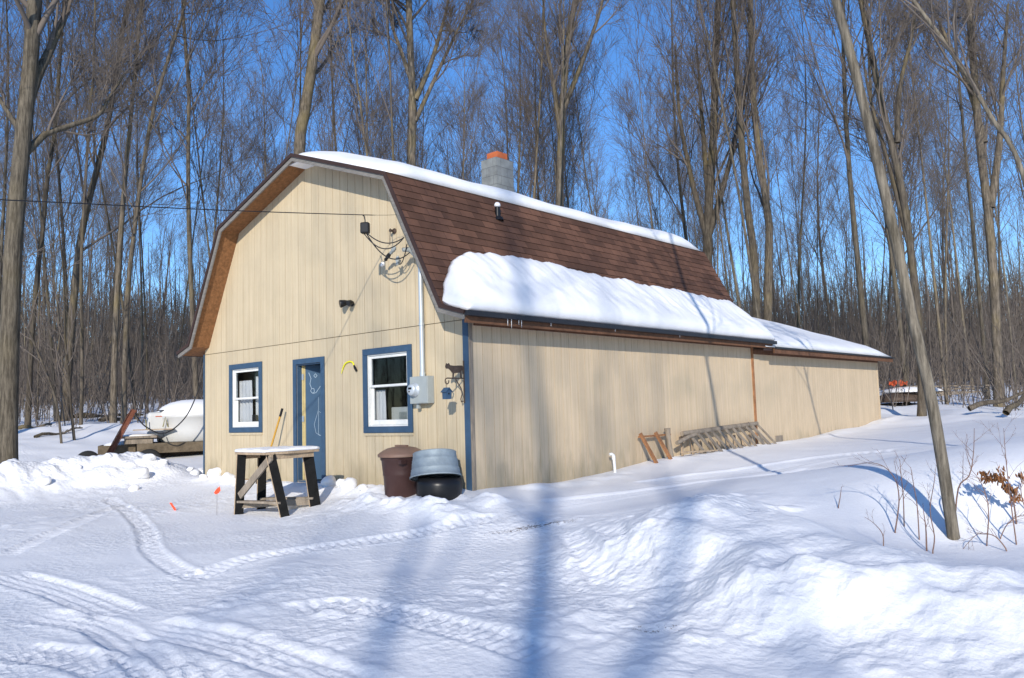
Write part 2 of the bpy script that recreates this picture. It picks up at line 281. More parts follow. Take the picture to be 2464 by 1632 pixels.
def bark_extra(green):
    def f(t, b, r, mp):
        tc = t.nodes['Texture Coordinate']; oi = N(t, 'ShaderNodeObjectInfo')
        m2 = N(t, 'ShaderNodeMapping'); m2.inputs['Scale'].default_value = (22, 22, 2.6); t.links.new(tc.outputs['Object'], m2.inputs[0])
        n = N(t, 'ShaderNodeTexNoise'); n.inputs['Scale'].default_value = 1; n.inputs['Detail'].default_value = 6; n.inputs['Roughness'].default_value = .7; t.links.new(m2.outputs[0], n.inputs[0])
        rr = N(t, 'ShaderNodeValToRGB'); e = rr.color_ramp.elements; e[0].position = .40; e[0].color = (.38, .36, .33, 1); e[1].position = .64; e[1].color = (1.3, 1.27, 1.22, 1); t.links.new(n.outputs[0], rr.inputs[0])
        o = mix(t, .9, r.outputs[0], rr.outputs[0], 'MULTIPLY')
        n2 = N(t, 'ShaderNodeTexNoise'); n2.inputs['Scale'].default_value = .8; n2.inputs['Detail'].default_value = 5; t.links.new(tc.outputs['Object'], n2.inputs[0])
        r2 = N(t, 'ShaderNodeValToRGB'); e = r2.color_ramp.elements; e[0].position = .5; e[0].color = (0, 0, 0, 1); e[1].position = .68; e[1].color = (green, green, green, 1); t.links.new(n2.outputs[0], r2.inputs[0])
        o = mix(t, r2.outputs[0], o, (.20, .155, .06, 1))
        hv = N(t, 'ShaderNodeHueSaturation'); mr = N(t, 'ShaderNodeMapRange'); mr.inputs['To Min'].default_value = .6; mr.inputs['To Max'].default_value = 1.35; t.links.new(oi.outputs['Random'], mr.inputs[0]); t.links.new(mr.outputs[0], hv.inputs['Value']); t.links.new(o, hv.inputs['Color'])
        t.links.new(hv.outputs[0], b.inputs['Base Color'])
        bp = N(t, 'ShaderNodeBump'); bp.inputs['Strength'].default_value = .9; bp.inputs['Distance'].default_value = .025; t.links.new(n.outputs[0], bp.inputs['Height']); t.links.new(bp.outputs[0], b.inputs['Normal'])
    return f
mat('bark', (.142, .12, .093), .9, var=.15, vs=2, extra=bark_extra(.45))
mat('bark_grey', (.155, .135, .105), .85, var=.12, vs=2, extra=bark_extra(.25))
def bark_fixed(t, b, r, mp):
    bark_extra(.2)(t, b, r, mp)
    hv = [n for n in t.nodes if n.type == 'HUE_SAT'][0]
    for l in list(hv.inputs['Value'].links): t.links.remove(l)
    hv.inputs['Value'].default_value = 1.
mat('bark_near', (.205, .18, .14), .85, var=.15, vs=2.5, extra=bark_fixed)
mat('bark_dark', (.14, .12, .09), .85, var=.15, vs=2.5, extra=bark_fixed)
mat('twigs', (.145, .12, .10), .85, var=.15, vs=1)
mat('far_twigs', (.14, .118, .10), .9, var=.25, vs=.3)
# snow
def snow_mat(name, ground):
    m = bpy.data.materials.new(name); m.use_nodes = True; t = m.node_tree; b = t.nodes['Principled BSDF']
    b.inputs['Roughness'].default_value = .55; b.inputs['Specular IOR Level'].default_value = .25
    tc = N(t, 'ShaderNodeTexCoord')
    n1 = N(t, 'ShaderNodeTexNoise'); n1.inputs['Scale'].default_value = 1.3; n1.inputs['Detail'].default_value = 5; t.links.new(tc.outputs['Object'], n1.inputs[0])
    r = N(t, 'ShaderNodeValToRGB'); e = r.color_ramp.elements; e[0].position = .3; e[0].color = (.83, .83, .835, 1); e[1].position = .7; e[1].color = (.905, .90, .89, 1); t.links.new(n1.outputs[0], r.inputs[0])
    col = r.outputs[0]
    ng = N(t, 'ShaderNodeTexNoise'); ng.inputs['Scale'].default_value = 22; ng.inputs['Detail'].default_value = 6; ng.inputs['Roughness'].default_value = .7; t.links.new(tc.outputs['Object'], ng.inputs[0])
    if ground:
        at = N(t, 'ShaderNodeAttribute'); at.attribute_name = 'dirt'
        nd = N(t, 'ShaderNodeTexNoise'); nd.inputs['Scale'].default_value = 30; nd.inputs['Detail'].default_value = 5; nd.inputs['Roughness'].default_value = .8; t.links.new(tc.outputs['Object'], nd.inputs[0])
        ad = N(t, 'ShaderNodeMath', operation='ADD'); t.links.new(nd.outputs[0], ad.inputs[0]); t.links.new(at.outputs['Fac'], ad.inputs[1])
        rd = N(t, 'ShaderNodeValToRGB'); e = rd.color_ramp.elements; e[0].position = .76; e[0].color = (0, 0, 0, 1); e[1].position = .86; e[1].color = (1, 1, 1, 1); t.links.new(ad.outputs[0], rd.inputs[0])
        col = mix(t, rd.outputs[0], col, (.17, .12, .08, 1))
        wx = N(t, 'ShaderNodeTexVoronoi'); wx.inputs['Scale'].default_value = 16; t.links.new(tc.outputs['Object'], wx.inputs[0])
        ya = N(t, 'ShaderNodeAttribute'); ya.attribute_name = 'churn'
        mm = N(t, 'ShaderNodeMath', operation='MULTIPLY'); t.links.new(wx.outputs[0], mm.inputs[0]); t.links.new(ya.outputs['Fac'], mm.inputs[1])
        s2 = N(t, 'ShaderNodeMath', operation='ADD'); t.links.new(mm.outputs[0], s2.inputs[0])
        mg = N(t, 'ShaderNodeMath', operation='MULTIPLY'); t.links.new(ng.outputs[0], mg.inputs[0]); ma = N(t, 'ShaderNodeMath', operation='MULTIPLY_ADD'); t.links.new(ya.outputs['Fac'], ma.inputs[0]); ma.inputs[1].default_value = .9; ma.inputs[2].default_value = .35; t.links.new(ma.outputs[0], mg.inputs[1])
        t.links.new(mg.outputs[0], s2.inputs[1]); hh = s2.outputs[0]
    else: hh = ng.outputs[0]
    bp = N(t, 'ShaderNodeBump'); bp.inputs['Strength'].default_value = .55 if ground else .22; bp.inputs['Distance'].default_value = .03 if ground else .02; t.links.new(hh, bp.inputs['Height']); t.links.new(bp.outputs[0], b.inputs['Normal'])
    t.links.new(col, b.inputs['Base Color']); MATS[name] = m; return m
snow_mat('snow', True); snow_mat('snow_soft', False)
g = bpy.data.materials.new('glass'); g.use_nodes = True; t = g.node_tree; t.nodes.remove(t.nodes['Principled BSDF'])
gl = N(t, 'ShaderNodeBsdfGlossy'); gl.inputs['Roughness'].default_value = .02; tr = N(t, 'ShaderNodeBsdfTransparent'); tr.inputs[0].default_value = (.85, .87, .87, 1); fr0 = N(t, 'ShaderNodeFresnel'); fr0.inputs[0].default_value = 1.5; ge = N(t, 'ShaderNodeNewGeometry'); om = N(t, 'ShaderNodeMath', operation='SUBTRACT'); om.inputs[0].default_value = 1; t.links.new(ge.outputs['Backfacing'], om.inputs[1]); fr = N(t, 'ShaderNodeMath', operation='MULTIPLY'); t.links.new(fr0.outputs[0], fr.inputs[0]); t.links.new(om.outputs[0], fr.inputs[1])
ms = N(t, 'ShaderNodeMixShader'); t.links.new(fr.outputs[0], ms.inputs[0]); t.links.new(tr.outputs[0], ms.inputs[1]); t.links.new(gl.outputs[0], ms.inputs[2]); t.links.new(ms.outputs[0], t.nodes['Material Output'].inputs[0]); MATS['glass'] = g
# ------------------------------------------------------------------ mesh collector
COL = SC.collection
class MB:
    def __init__(s): s.v = []; s.f = []; s.uv = []; s.sm = []
    def add(s, vs, fs, smooth=False, uvs=None):
        o = len(s.v); s.v += [tuple(v) for v in vs]
        for i, f in enumerate(fs):
            s.f.append(tuple(o+k for k in f)); s.sm.append(smooth); s.uv.append(uvs[i] if uvs else None)
        return s
    def box(s, x0, x1, y0, y1, z0, z1, M=None):
        v = [(x, y, z) for x in (x0, x1) for y in (y0, y1) for z in (z0, z1)]
        if M is not None: v = [tuple(M @ Vector(p)) for p in v]
        return s.add(v, [(0, 1, 3, 2), (4, 6, 7, 5), (0, 4, 5, 1), (2, 3, 7, 6), (0, 2, 6, 4), (1, 5, 7, 3)])
    def beam(s, a, b, w_, h_, up=(0, 0, 1)):
        a = Vector(a); b = Vector(b); d = (b-a); L = d.length; d.normalize(); u = Vector(up); r = d.cross(u)
        if r.length < 1e-3: r = d.cross(Vector((0, 1, 0)))
        r.normalize(); u = r.cross(d)
        v = []
        for p in (a, b):
            for i, j in ((-1, -1), (1, -1), (1, 1), (-1, 1)): v.append(p+r*(i*w_/2)+u*(j*h_/2))
        return s.add(v, [(3, 2, 1, 0), (4, 5, 6, 7), (0, 1, 5, 4), (1, 2, 6, 5), (2, 3, 7, 6), (3, 0, 4, 7)])
    def tube(s, P, r, n=8, cap=True):
        P = [Vector(p) for p in P]; k = len(P); R = r if hasattr(r, '__len__') else [r]*k; vs = []; ref = None
        for i in range(k):
            d = (P[min(i+1, k-1)]-P[max(i-1, 0)]).normalized()
            if ref is None: ref = Vector((0, 0, 1)) if abs(d.z) < .9 else Vector((1, 0, 0))
            a = d.cross(ref).normalized(); ref = a.cross(d); b = ref
            for j in range(n):
                an = 2*pi*j/n; vs.append(P[i]+a*(cos(an)*R[i])+b*(sin(an)*R[i]))
        fs = [(i*n+j, i*n+(j+1) % n, (i+1)*n+(j+1) % n, (i+1)*n+j) for i in range(k-1) for j in range(n)]
        s.add(vs, fs, True)
        if cap: s.add(vs[:n], [tuple(range(n))]); s.add(vs[-n:], [tuple(range(n))[::-1]])
        return s
    def lathe(s, prof, n=32, M=None, wob=None):
        vs = []
        for i, (r, z) in enumerate(prof):
            for j in range(n):
                a = 2*pi*j/n; q = r*(1+(wob(a, z) if wob else 0)); p = Vector((q*cos(a), q*sin(a), z)); vs.append(M @ p if M is not None else p)
        fs = [(i*n+j, i*n+(j+1) % n, (i+1)*n+(j+1) % n, (i+1)*n+j) for i in range(len(prof)-1) for j in range(n)]
        return s.add(vs, fs, True)
    def prism(s, poly, y0, y1, axis='y', uvs=None):
        "poly in (x,z), extruded along y"
        n = len(poly); v = [(p[0], y0, p[1]) for p in poly]+[(p[0], y1, p[1]) for p in poly]
        fs = [tuple(range(n)), tuple(range(2*n-1, n-1, -1))]+[(i, n+i, n+(i+1) % n, (i+1) % n) for i in range(n)]
        return s.add(v, fs)
    def build(s, name, m, parent=None, fix=True):
        me = bpy.data.meshes.new(name); me.from_pydata([tuple(v) for v in s.v], [], s.f)
        me.polygons.foreach_set('use_smooth', s.sm)
        if any(u is not None for u in s.uv):
            ul = me.uv_layers.new(name='UVMap')
            for p, u in zip(me.polygons, s.uv):
                if u is not None:
                    for li, c in zip(p.loop_indices, u): ul.data[li].uv = c
        if fix:
            bm = bmesh.new(); bm.from_mesh(me); bmesh.ops.recalc_face_normals(bm, faces=bm.faces); bm.to_mesh(me); bm.free()
        for q in (m if isinstance(m, (list, tuple)) else [m]): me.materials.append(MATS[q])
        o = bpy.data.objects.new(name, me); COL.objects.link(o)
        if parent is not None: attach(o, parent)
        return o
def attach(o, parent):
    o.parent = parent; o.matrix_parent_inverse = world_of(parent).inverted()
def world_of(o):
    m = Matrix.Translation(o.location) @ o.rotation_euler.to_matrix().to_4x4()
    return (world_of(o.parent) @ o.matrix_parent_inverse @ m) if o.parent else m
def tag(o, label=None, cat=None, group=None, kind=None):
    if label: o['label'] = label
    if cat: o['category'] = cat
    if group: o['group'] = group
    if kind: o['kind'] = kind
    return o
def empty(name, loc, label, cat, group=None, rz=0):
    o = bpy.data.objects.new(name, None); COL.objects.link(o); o.location = loc; o.rotation_euler = (0, 0, rz); o.empty_display_size = .2
    return tag(o, label, cat, group)
def bevel(o, w_=.004, seg=2):
    m = o.modifiers.new('bevel', 'BEVEL'); m.width = w_; m.segments = seg; m.limit_method = 'ANGLE'; return o
# ------------------------------------------------------------------ ground
def axis(breaks):
    out = [breaks[0][0]]
    for (a, s0), (b, s1) in zip(breaks[:-1], breaks[1:]):
        x = a
        while x < b-1e-6:
            t_ = (x-a)/(b-a); x += s0*(1-t_)+s1*t_
            if x < b: out.append(x)
        out.append(b)
    return np.array(out)
gx = axis([(-420, 40), (-60, 2.5), (-20, .3), (-8, .11), (3, .05), (8.2, .032), (15.4, .032), (18, .12), (30, .8), (80, 8), (300, 40)])
gy = axis([(-200, 30), (-30, 3), (-9, .2), (-7, .032), (-.0, .032), (3.5, .06), (9, .12), (22, .35), (60, 1.6), (110, 5), (460, 40)])
X, Y = np.meshgrid(gx, gy); sh = X.shape; xf, yf = X.ravel(), Y.ravel()
zf, tm, tk = height(xf, yf, True)
me = bpy.data.meshes.new('snow_ground'); nx, ny = len(gx), len(gy)
me.vertices.add(nx*ny); me.vertices.foreach_set('co', np.c_[xf, yf, zf].ravel())
idx = np.arange(nx*ny).reshape(ny, nx); q = np.stack([idx[:-1, :-1], idx[:-1, 1:], idx[1:, 1:], idx[1:, :-1]], -1).reshape(-1, 4)
me.loops.add(q.size); me.loops.foreach_set('vertex_index', q.ravel()); me.polygons.add(len(q)); me.polygons.foreach_set('loop_start', np.arange(0, q.size, 4)); me.polygons.foreach_set('use_smooth', np.ones(len(q), bool)); me.update()
def blob(q, rx, ry, a):
    p = ground_at(q); return a*np.exp(-(((xf-p[0])*cos(.8)+(yf-p[1])*sin(.8))/rx)**2-(((yf-p[1])*cos(.8)-(xf-p[0])*sin(.8))/ry)**2)
dirt = blob((1260, 1213), .5, .12, .22)+blob((1330, 1205), .25, .15, .15)+blob((1180, 1225), .6, .12, .13)+blob((1050, 1240), .8, .08, .1)+blob((1470, 1437), .12, .12, .22)+blob((1540, 1440), .3, .07, .24)+blob((1620, 1455), .4, .08, .15)+blob((1465, 1275), .08, .2, .16)+blob((1520, 1240), .06, .1, .1)+blob((1900, 1300), .3, .1, .07)
dirt += .10*np.exp(-((yf+.12)/.1)**2)*((xf > .3) & (xf < 3))
churn = sstep(.3, -.8, yf)*np.clip(.55+.9*fbm(xf, yf, 1.3, 3, 71), .05, 1.2)
bd, bal, bs_ = seg_d(xf, yf, BANK); churn = np.maximum(churn, np.clip(.35+.9*fbm(xf, yf, .8, 3, 73), .1, .95)*np.exp(-(bd/.7)**2)); churn = np.maximum(churn, .25*np.exp(-(bd/1.3)**2))
d2, al2, _ = seg_d(xf, yf, BERM); churn = np.maximum(churn, np.exp(-(d2/1.)**2))
soft = sstep(1.2, 2.2, bd*bs_)*(xf > 9.5); churn = churn*(1-.7*soft)
for nm, arr in (('dirt', dirt), ('churn', churn)):
    a = me.attributes.new(nm, 'FLOAT', 'POINT'); a.data.foreach_set('value', arr.astype(np.float32))
me.materials.append(MATS['snow']); o = bpy.data.objects.new('snow_ground', me); COL.objects.link(o); tag(o, kind='structure')
# ------------------------------------------------------------------ barn
W, L1, L2 = 7.43, 8.93, 17.28
PROF = [(-.34, 2.49), (.12, 2.625), (1.26, 4.75), (3.715, 5.61), (6.17, 4.75), (7.31, 2.625), (7.77, 2.49)]
def offs(P, d):
    out = []; n = len(P)
    def ln(a, b):
        tx, tz = b[0]-a[0], b[1]-a[1]; l = math.hypot(tx, tz); return (-tz/l, tx/l)
    for i in range(n):
        ns = []
        if i > 0: ns.append(ln(P[i-1], P[i]))
        if i < n-1: ns.append(ln(P[i], P[i+1]))
        nx_ = sum(a[0] for a in ns)/len(ns); nz_ = sum(a[1] for a in ns)/len(ns); l2 = nx_*nx_+nz_*nz_
        out.append((P[i][0]+nx_/l2*d, P[i][1]+nz_/l2*d))
    return out
UND = offs(PROF, -.065)
def zwall(x):
    for a, b in zip(UND[:-1], UND[1:]):
        if a[0] <= x <= b[0]: return a[1]+(b[1]-a[1])*(x-a[0])/(b[0]-a[0])
barn = empty('gambrel_barn', (W/2, 0, 0), 'tan gambrel-roofed barn with blue window trim and brown shingles under snow', 'barn')
DOOR = (3.207, 3.936, .05, 2.046)       # opening
W1 = (1.062, 2.010, .975, 2.075); W2 = (5.162, 6.130, .945, 2.075)
OPEN = [DOOR, W1, W2]
def planks(mb, x0, x1, zlo, zhi, ops, y0, y1, groove=.009, pitch=.2032, start=0.):
    "vertical boards clipped by openings; zhi is a function"
    xs = [x0]; k = math.ceil((x0-start)/pitch)
    while start+k*pitch < x1-.01:
        if start+k*pitch > x0+.02: xs.append(start+k*pitch)
        k += 1
    xs.append(x1)
    for a, b in zip(xs[:-1], xs[1:]):
        a += groove/2; b -= groove/2
        cuts = sorted({a, b}|{c for o_ in ops for c in o_[:2] if a < c < b}|{c for c, _ in UND if a < c < b})
        for u, v in zip(cuts[:-1], cuts[1:]):
            m = (u+v)/2; iv = [(zlo, None)]; z = zlo; segs = []
            for o_ in sorted([o_ for o_ in ops if o_[0] < m < o_[1]], key=lambda r_: r_[2]):
                if o_[2] < zhi(m) and o_[3] > zlo:
                    if o_[2] > z: segs.append((z, z, o_[2], o_[2]))
                    z = max(z, o_[3])
            if zhi(m) > z+.005: segs.append((z, z, zhi(v), zhi(u)))
            for s_ in segs: mb.prism([(u, s_[0]), (v, s_[1]), (v, max(s_[2], s_[1]+.001)), (u, max(s_[3], s_[0]+.001))], y0, y1)
g = MB(); planks(g, 0, W, .02, lambda x: 2.43, OPEN, 0, .012, start=.03); g.build('front_siding', 'siding', barn)
g = MB(); planks(g, 0, W, 2.442, zwall, [], 0, .012, start=.03); g.build('gable_siding', 'siding', barn)
g = MB(); planks(g, 0, W, .0, zwall, OPEN, .012, .03, groove=0, pitch=50); g.build('wall_sheathing', 'groove', barn)
def side_planks(mb, y0, y1, zt, pitch, gr):
    k = y0+.05
    while k < y1:
        b = min(k+pitch, y1); mb.box(W-.012, W, k+gr/2, b-gr/2, -.1, zt); k += pitch
    return mb
side_planks(MB(), .02, L1-.03, 2.44, .2032, .009).build('side_siding', 'siding_side', barn)
side_planks(MB(), L1+.03, L2, 2.30, .1524, .006).build('addition_siding', 'siding_side', barn)
g = MB(); g.box(W-.03, W-.012, .03, L2-.01, -.1, 2.44); g.build('side_sheathing', 'groove', barn)
g = MB(); g.box(0, .02, .03, L1, 0, 2.44); g.prism([(0, 0), (W-.03, 0)]+[(x, z) for x, z in reversed(UND[1:-1])], L1-.02, L1); g.prism([(0, -.1), (W-.03, -.1), (W-.03, 2.28), (3.7, 3.55), (0, 2.28)], L2-.02, L2); g.box(0, .02, L1, L2, 0, 2.3); g.build('rear_wall', 'siding_side', barn)
g = MB(); g.box(.02, W-.03, .03, L1-.02, -.02, .03); g.box(.02, W-.03, 2.6, 2.65, .03, 2.6); g.box(.02, W-.03, .03, 2.6, 2.46, 2.5); g.build('interior_room', 'interior_dark', barn)  # inner shell coloured near black so the inside reads as unlit
g = MB(); g.box(.05, W-.05, -.004, .03, -.14, .018); g.build('foundation_sill', 'foundation', barn)
# trims
g = MB(); g.box(W-.105, W+.004, -.024, -.002, .0, 2.44); bevel(g.build('corner_board', 'blue_paint', barn), .003)
g = MB(); g.box(W+.005, W+.026, -.015, .045, .0, 2.44); g.build('corner_board', 'old_wood', barn)['label'] = 'weathered brown corner board on the side wall'
g = MB(); g.box(-.03, -.002, -.02, .1, .0, 2.44); g.build('corner_board', 'blue_paint', barn)
g = MB(); g.box(W+.001, W+.022, L1-.04, L1+.05, .1, 2.42); g.build('junction_trim', 'orange_wood', barn)
g = MB(); g.box(W-.001, W+.012, L2-.07, L2+.01, .1, 2.3); g.build('corner_board', 'siding_side', barn)
# roof : stepped shingle courses
YF, YB = -.41, 9.36
def roofdeck(name, prof, y0, y1, th, m):
    bt = offs(prof, -th); mb = MB()
    for i in range(len(prof)-1):
        mb.prism([prof[i], prof[i+1], bt[i+1], bt[i]], y0, y1)
    return mb.build(name, m, barn)
roofdeck('soffit', offs(PROF, -.02), YF+.03, YB-.03, .045, 'osb')
def shingles(prof, y0, y1, ridge):
    mb = MB()
    for i in range(len(prof)-1):
        a, b = prof[i], prof[i+1]
        if prof[i+1][1] > prof[i][1]: a, b = b, a          # run downhill from a to b
        L = math.hypot(b[0]-a[0], b[1]-a[1]); tx, tz = (b[0]-a[0])/L, (b[1]-a[1])/L; nx_, nz_ = -tz, tx
        if nz_ < 0: nx_, nz_ = -nx_, -nz_
        n = max(1, round(L/.14)); c = L/n
        for k in range(n):
            s0, s1 = k*c, (k+1)*c+(.012 if k < n-1 else .012)
            P = [(a[0]+tx*s0-nx_*.018, a[1]+tz*s0-nz_*.018), (a[0]+tx*s0, a[1]+tz*s0), (a[0]+tx*s1+nx_*.013, a[1]+tz*s1+nz_*.013), (a[0]+tx*s1-nx_*.018, a[1]+tz*s1-nz_*.018)]
            v = [(p[0], y0, p[1]) for p in P]+[(p[0], y1, p[1]) for p in P]
            r0 = round((i*40+k))*.14
            fs = [(1, 5, 6, 2), (2, 6, 7, 3), (0, 1, 2, 3), (7, 6, 5, 4)]
            u = [[(y0, r0+.14), (y1, r0+.14), (y1, r0+.005), (y0, r0+.005)], [(y0, r0+.004)]*2+[(y1, r0+.004)]*2, [(y0, r0)]*4, [(y1, r0)]*4]
            mb.add(v, fs, False, u)
    return mb
shingles(PROF, YF, YB, True).build('shingle_roof', 'shingle', barn)
# rake boards
fo = offs(PROF, -.022); fi = offs(PROF, -.115)
g = MB()
for i in range(6): g.prism([fo[i], fo[i+1], fi[i+1], fi[i]], YF+.002, YF+.03)
g.build('rake_board', 'grey_board', barn)
e0 = offs(PROF, .014); e1 = offs(PROF, -.045); g = MB()
for i in range(6): g.prism([e0[i], e0[i+1], e1[i+1], e1[i]], YF-.022, YF-.001)
g.build('drip_edge', 'brown_edge', barn)
g = MB()
for i in range(6): g.prism([fo[i], fo[i+1], fi[i+1], fi[i]], YB-.03, YB-.002)
g.build('rake_board', 'grey_board', barn)
g = MB(); g.box(7.76, 7.84, YF+.0, YB+.02, 2.425, 2.495); g.build('eave_edge', 'black_edge', barn)
g = MB(); g.box(-.40, -.345, YF, YB, 2.42, 2.49); g.build('eave_edge', 'black_edge', barn)
g = MB(); g.box(W+.002, W+.03, .1, L1-.05, 2.35, 2.465); g.box(7.72, 7.755, YF+.035, YB-.05, 2.335, 2.425); g.build('eave_board', 'brown_wood', barn)
y = .35
while y < 9:
    g = MB(); g.beam((W+.03, y, 2.44), (7.72, y, 2.385), .04, .08); g.build('rafter_tail', 'brown_wood', barn); y += .61
# addition roof
AP = [(-.35, 2.37), (3.7, 3.72), (7.74, 2.37)]
g = MB(); bt = offs(AP, -.09)
for i in range(2): g.prism([AP[i], AP[i+1], bt[i+1], bt[i]], L1+.01, 17.68)
g.build('addition_roof', 'brown_edge', barn)
g = MB(); g.box(7.735, 7.765, YB+.03, 17.68, 2.23, 2.345); g.box(W+.002, W+.028, L1+.06, L2, 2.22, 2.33); g.build('eave_board', 'brown_wood', barn)
g = MB(); g.box(7.766, 7.80, YB+.03, 17.72, 2.335, 2.375); g.build('eave_edge', 'black_edge', barn)
# crawl vent, vent pipe
g = MB(); g.box(W+.001, W+.012, 9.9, 10.3, .19, .37); g.build('crawl_vent', 'old_wood', barn)
g = MB(); g.tube([(6.36, 1.86, 4.30), (6.36, 1.86, 4.56)], .045, 14); g.lathe([(.09, 0), (.07, .05), (.05, .07)], 16, Matrix.Translation((6.38, 1.86, 4.33))); vp = g.build('vent_pipe', 'black_plastic', barn)
# chimney
ch = MB(); cx0, cx1, cy0, cy1, cz0, cz1 = 3.32, 3.77, 4.72, 5.28, 5.3, 6.66
for (a, b) in (((cx0, cy0), (cx1, cy0)), ((cx1, cy0), (cx1, cy1)), ((cx1, cy1), (cx0, cy1)), ((cx0, cy1), (cx0, cy0))):
    l = math.hypot(b[0]-a[0], b[1]-a[1]); u0 = .05 if a[1] == b[1] else .25
    ch.add([(a[0], a[1], cz0), (b[0], b[1], cz0), (b[0], b[1], cz1), (a[0], a[1], cz1)], [(0, 1, 2, 3)], False, [[(u0, cz0+.14), (u0+l, cz0+.14), (u0+l, cz1+.14), (u0, cz1+.14)]])
ch.add([(cx0, cy0, cz1), (cx1, cy0, cz1), (cx1, cy1, cz1), (cx0, cy1, cz1)], [(0, 1, 2, 3)], False, [[(.1, .05)]*4])
chim = ch.build('chimney', 'block', barn)
g = MB(); 
for (a, b, c, d) in ((3.39, 3.70, 4.83, 4.86), (3.39, 3.70, 5.14, 5.17), (3.39, 3.42, 4.86, 5.14), (3.67, 3.70, 4.86, 5.14)): g.box(a, b, c, d, cz1-.02, cz1+.17)
bevel(g.build('flue_liner', 'flue_clay', chim), .006)
# windows
def window(x0, x1, z0, z1, zmid, label):
    tw = .098; o_ = MB(); y0, y1 = -.028, -.002
    o_.box(x0-tw, x1+tw, y0, y1, z1, z1+tw); o_.box(x0-tw, x1+tw, y0, y1, z0-tw, z0); o_.box(x0-tw, x0, y0, y1, z0+.001, z1-.001); o_.box(x1, x1+tw, y0, y1, z0+.001, z1-.001)
    win = o_.build('window', 'blue_paint', barn); bevel(win, .003); win['label'] = label
    j = MB(); j.box(x0+.001, x0+.018, -.001, .10, z0, z1); j.box(x1-.018, x1-.001, -.001, .10, z0, z1); j.box(x0+.018, x1-.018, -.001, .10, z1-.018, z1-.001); j.box(x0+.018, x1-.018, -.012, .10, z0+.001, z0+.022)
    j.build('window_frame', 'white_paint', win)
    a, b = x0+.019, x1-.019; s = .042
    up = MB(); up.box(a, a+s, .02, .05, zmid, z1-.02); up.box(b-s, b, .02, .05, zmid, z1-.02); up.box(a+s, b-s, .02, .05, z1-.02-s, z1-.02); up.box(a+s, b-s, .02, .05, zmid, zmid+.035)
    bevel(up.build('sash', 'white_paint', win), .003)
    lo = MB(); lo.box(a, a+s+.01, .055, .085, z0+.024, zmid+.03); lo.box(b-s-.01, b, .055, .085, z0+.024, zmid+.03); lo.box(a+s+.01, b-s-.01, .055, .085, zmid-.005, zmid+.03); lo.box(a+s+.01, b-s-.01, .055, .085, z0+.024, z0+.10)
    bevel(lo.build('sash', 'white_paint', win), .003)
    p = MB(); p.box(a+s-.002, b-s+.002, .034, .038, zmid+.034, z1-.018-s); p.build('pane', 'glass', win)
    p = MB(); p.box(a+s+.008, b-s-.008, .069, .073, z0+.098, zmid-.003); p.build('pane', 'glass', win)
    k = MB(); k.box(x0-tw, x1+tw, -.02, -.001, z0-tw-.045, z0-tw-.006); k.build('apron', 'siding', win)
    return win
window(*W1, 1.50, 'narrower left window with white curtains'); window(*W2, 1.56, 'right window with a white appliance behind the glass')
# door
g = MB(); x0, x1, z0, z1 = DOOR; tw = .09
g.box(x0-tw, x0, -.03, -.002, -.02, z1+tw); g.box(x1, x1+tw, -.03, -.002, -.02, z1+tw); g.box(x0, x1, -.03, -.002, z1, z1+tw)
g.box(x0+.001, x0+.02, -.001, .11, .03, z1); g.box(x1-.02, x1-.001, -.001, .11, .03, z1); g.box(x0+.02, x1-.02, -.001, .11, z1-.02, z1-.001); g.box(x0+.02, x1-.02, -.001, .13, .02, .048)
dfm = g.build('door_frame', 'blue_paint', barn); bevel(dfm, .003)
ang = radians(36); M_ = Matrix.Translation((x0+.07, .115, 0)) @ Matrix.Rotation(ang, 4, 'Z')
g = MB(); g.box(0, .74, 0, .04, .05, z1-.015, M_); door = g.build('door', 'blue_door', barn); door['label'] = 'blue front door standing ajar, with white marks on it'
g = MB(); g.box(x0+.021, x0+.05, .085, .11, .05, z1-.02); g.box(x0+.062, x0+.078, .10, .125, .05, z1-.02)
g.build('hinge_jamb', 'cream', dfm)
g = MB(); g.box(x0+.05, x0+.062, .112, .13, .05, z1-.02); g.build('gap_shade_strip', 'black_paint', dfm)  # black strip puts the shade of the hinge-side gap into colour
for hz in (.35, 1.05, 1.78):
    g = MB(); g.box(x0+.026, x0+.075, .078, .084, hz, hz+.1); g.build('hinge', 'conduit_metal', dfm)
# white marks on the door : thin painted strokes
def stroke(mb, P, wd=.005):
    mb = MB()
    P = [M_ @ Vector((a, -.002, b)) for a, b in P]; P2 = [M_ @ Vector((a, -.0005, b)) for a, b in [(0, 0)]]
    for a, b in zip(P[:-1], P[1:]): mb.beam(a, b, .004, wd)
    mb.build('chalk_mark', 'chalk', door)
g = MB()
stroke(g, [(.07,1.90),(.11,1.80),(.09,1.70),(.12,1.62),(.10,1.58),(.13,1.54),(.17,1.56),(.16,1.62),(.12,1.62)], .008); stroke(g, [(.14,1.53),(.20,1.55),(.28,1.66)], .007); stroke(g, [(.30,1.58),(.45,1.58)], .01)
stroke(g, [(.24,1.47),(.24,1.25),(.16,1.0),(.19,.85),(.26,.80)]); stroke(g, [(.25,1.22),(.36,1.12),(.46,1.02)]); stroke(g, [(.24,1.22),(.235,.82),(.33,.78),(.46,.74)])
stroke(g, [(.33,.72),(.38,.64)]); stroke(g, [(.46,.42),(.38,.28),(.30,.12)]); stroke(g, [(.45,.02+.2),(.38,.1),(.36,.065),(.5,.06)]); stroke(g, [(.16,1.84),(.19,1.88),(.22,1.84),(.19,1.81),(.16,1.84)], .007); stroke(g, [(.34,1.80),(.34,1.90),(.42,1.92)], .007)
g = MB(); g.tube([M_ @ Vector((.68, -.0, .98)), M_ @ Vector((.68, -.06, .98))], .025, 12); g.build('door_knob', 'conduit_metal', door)
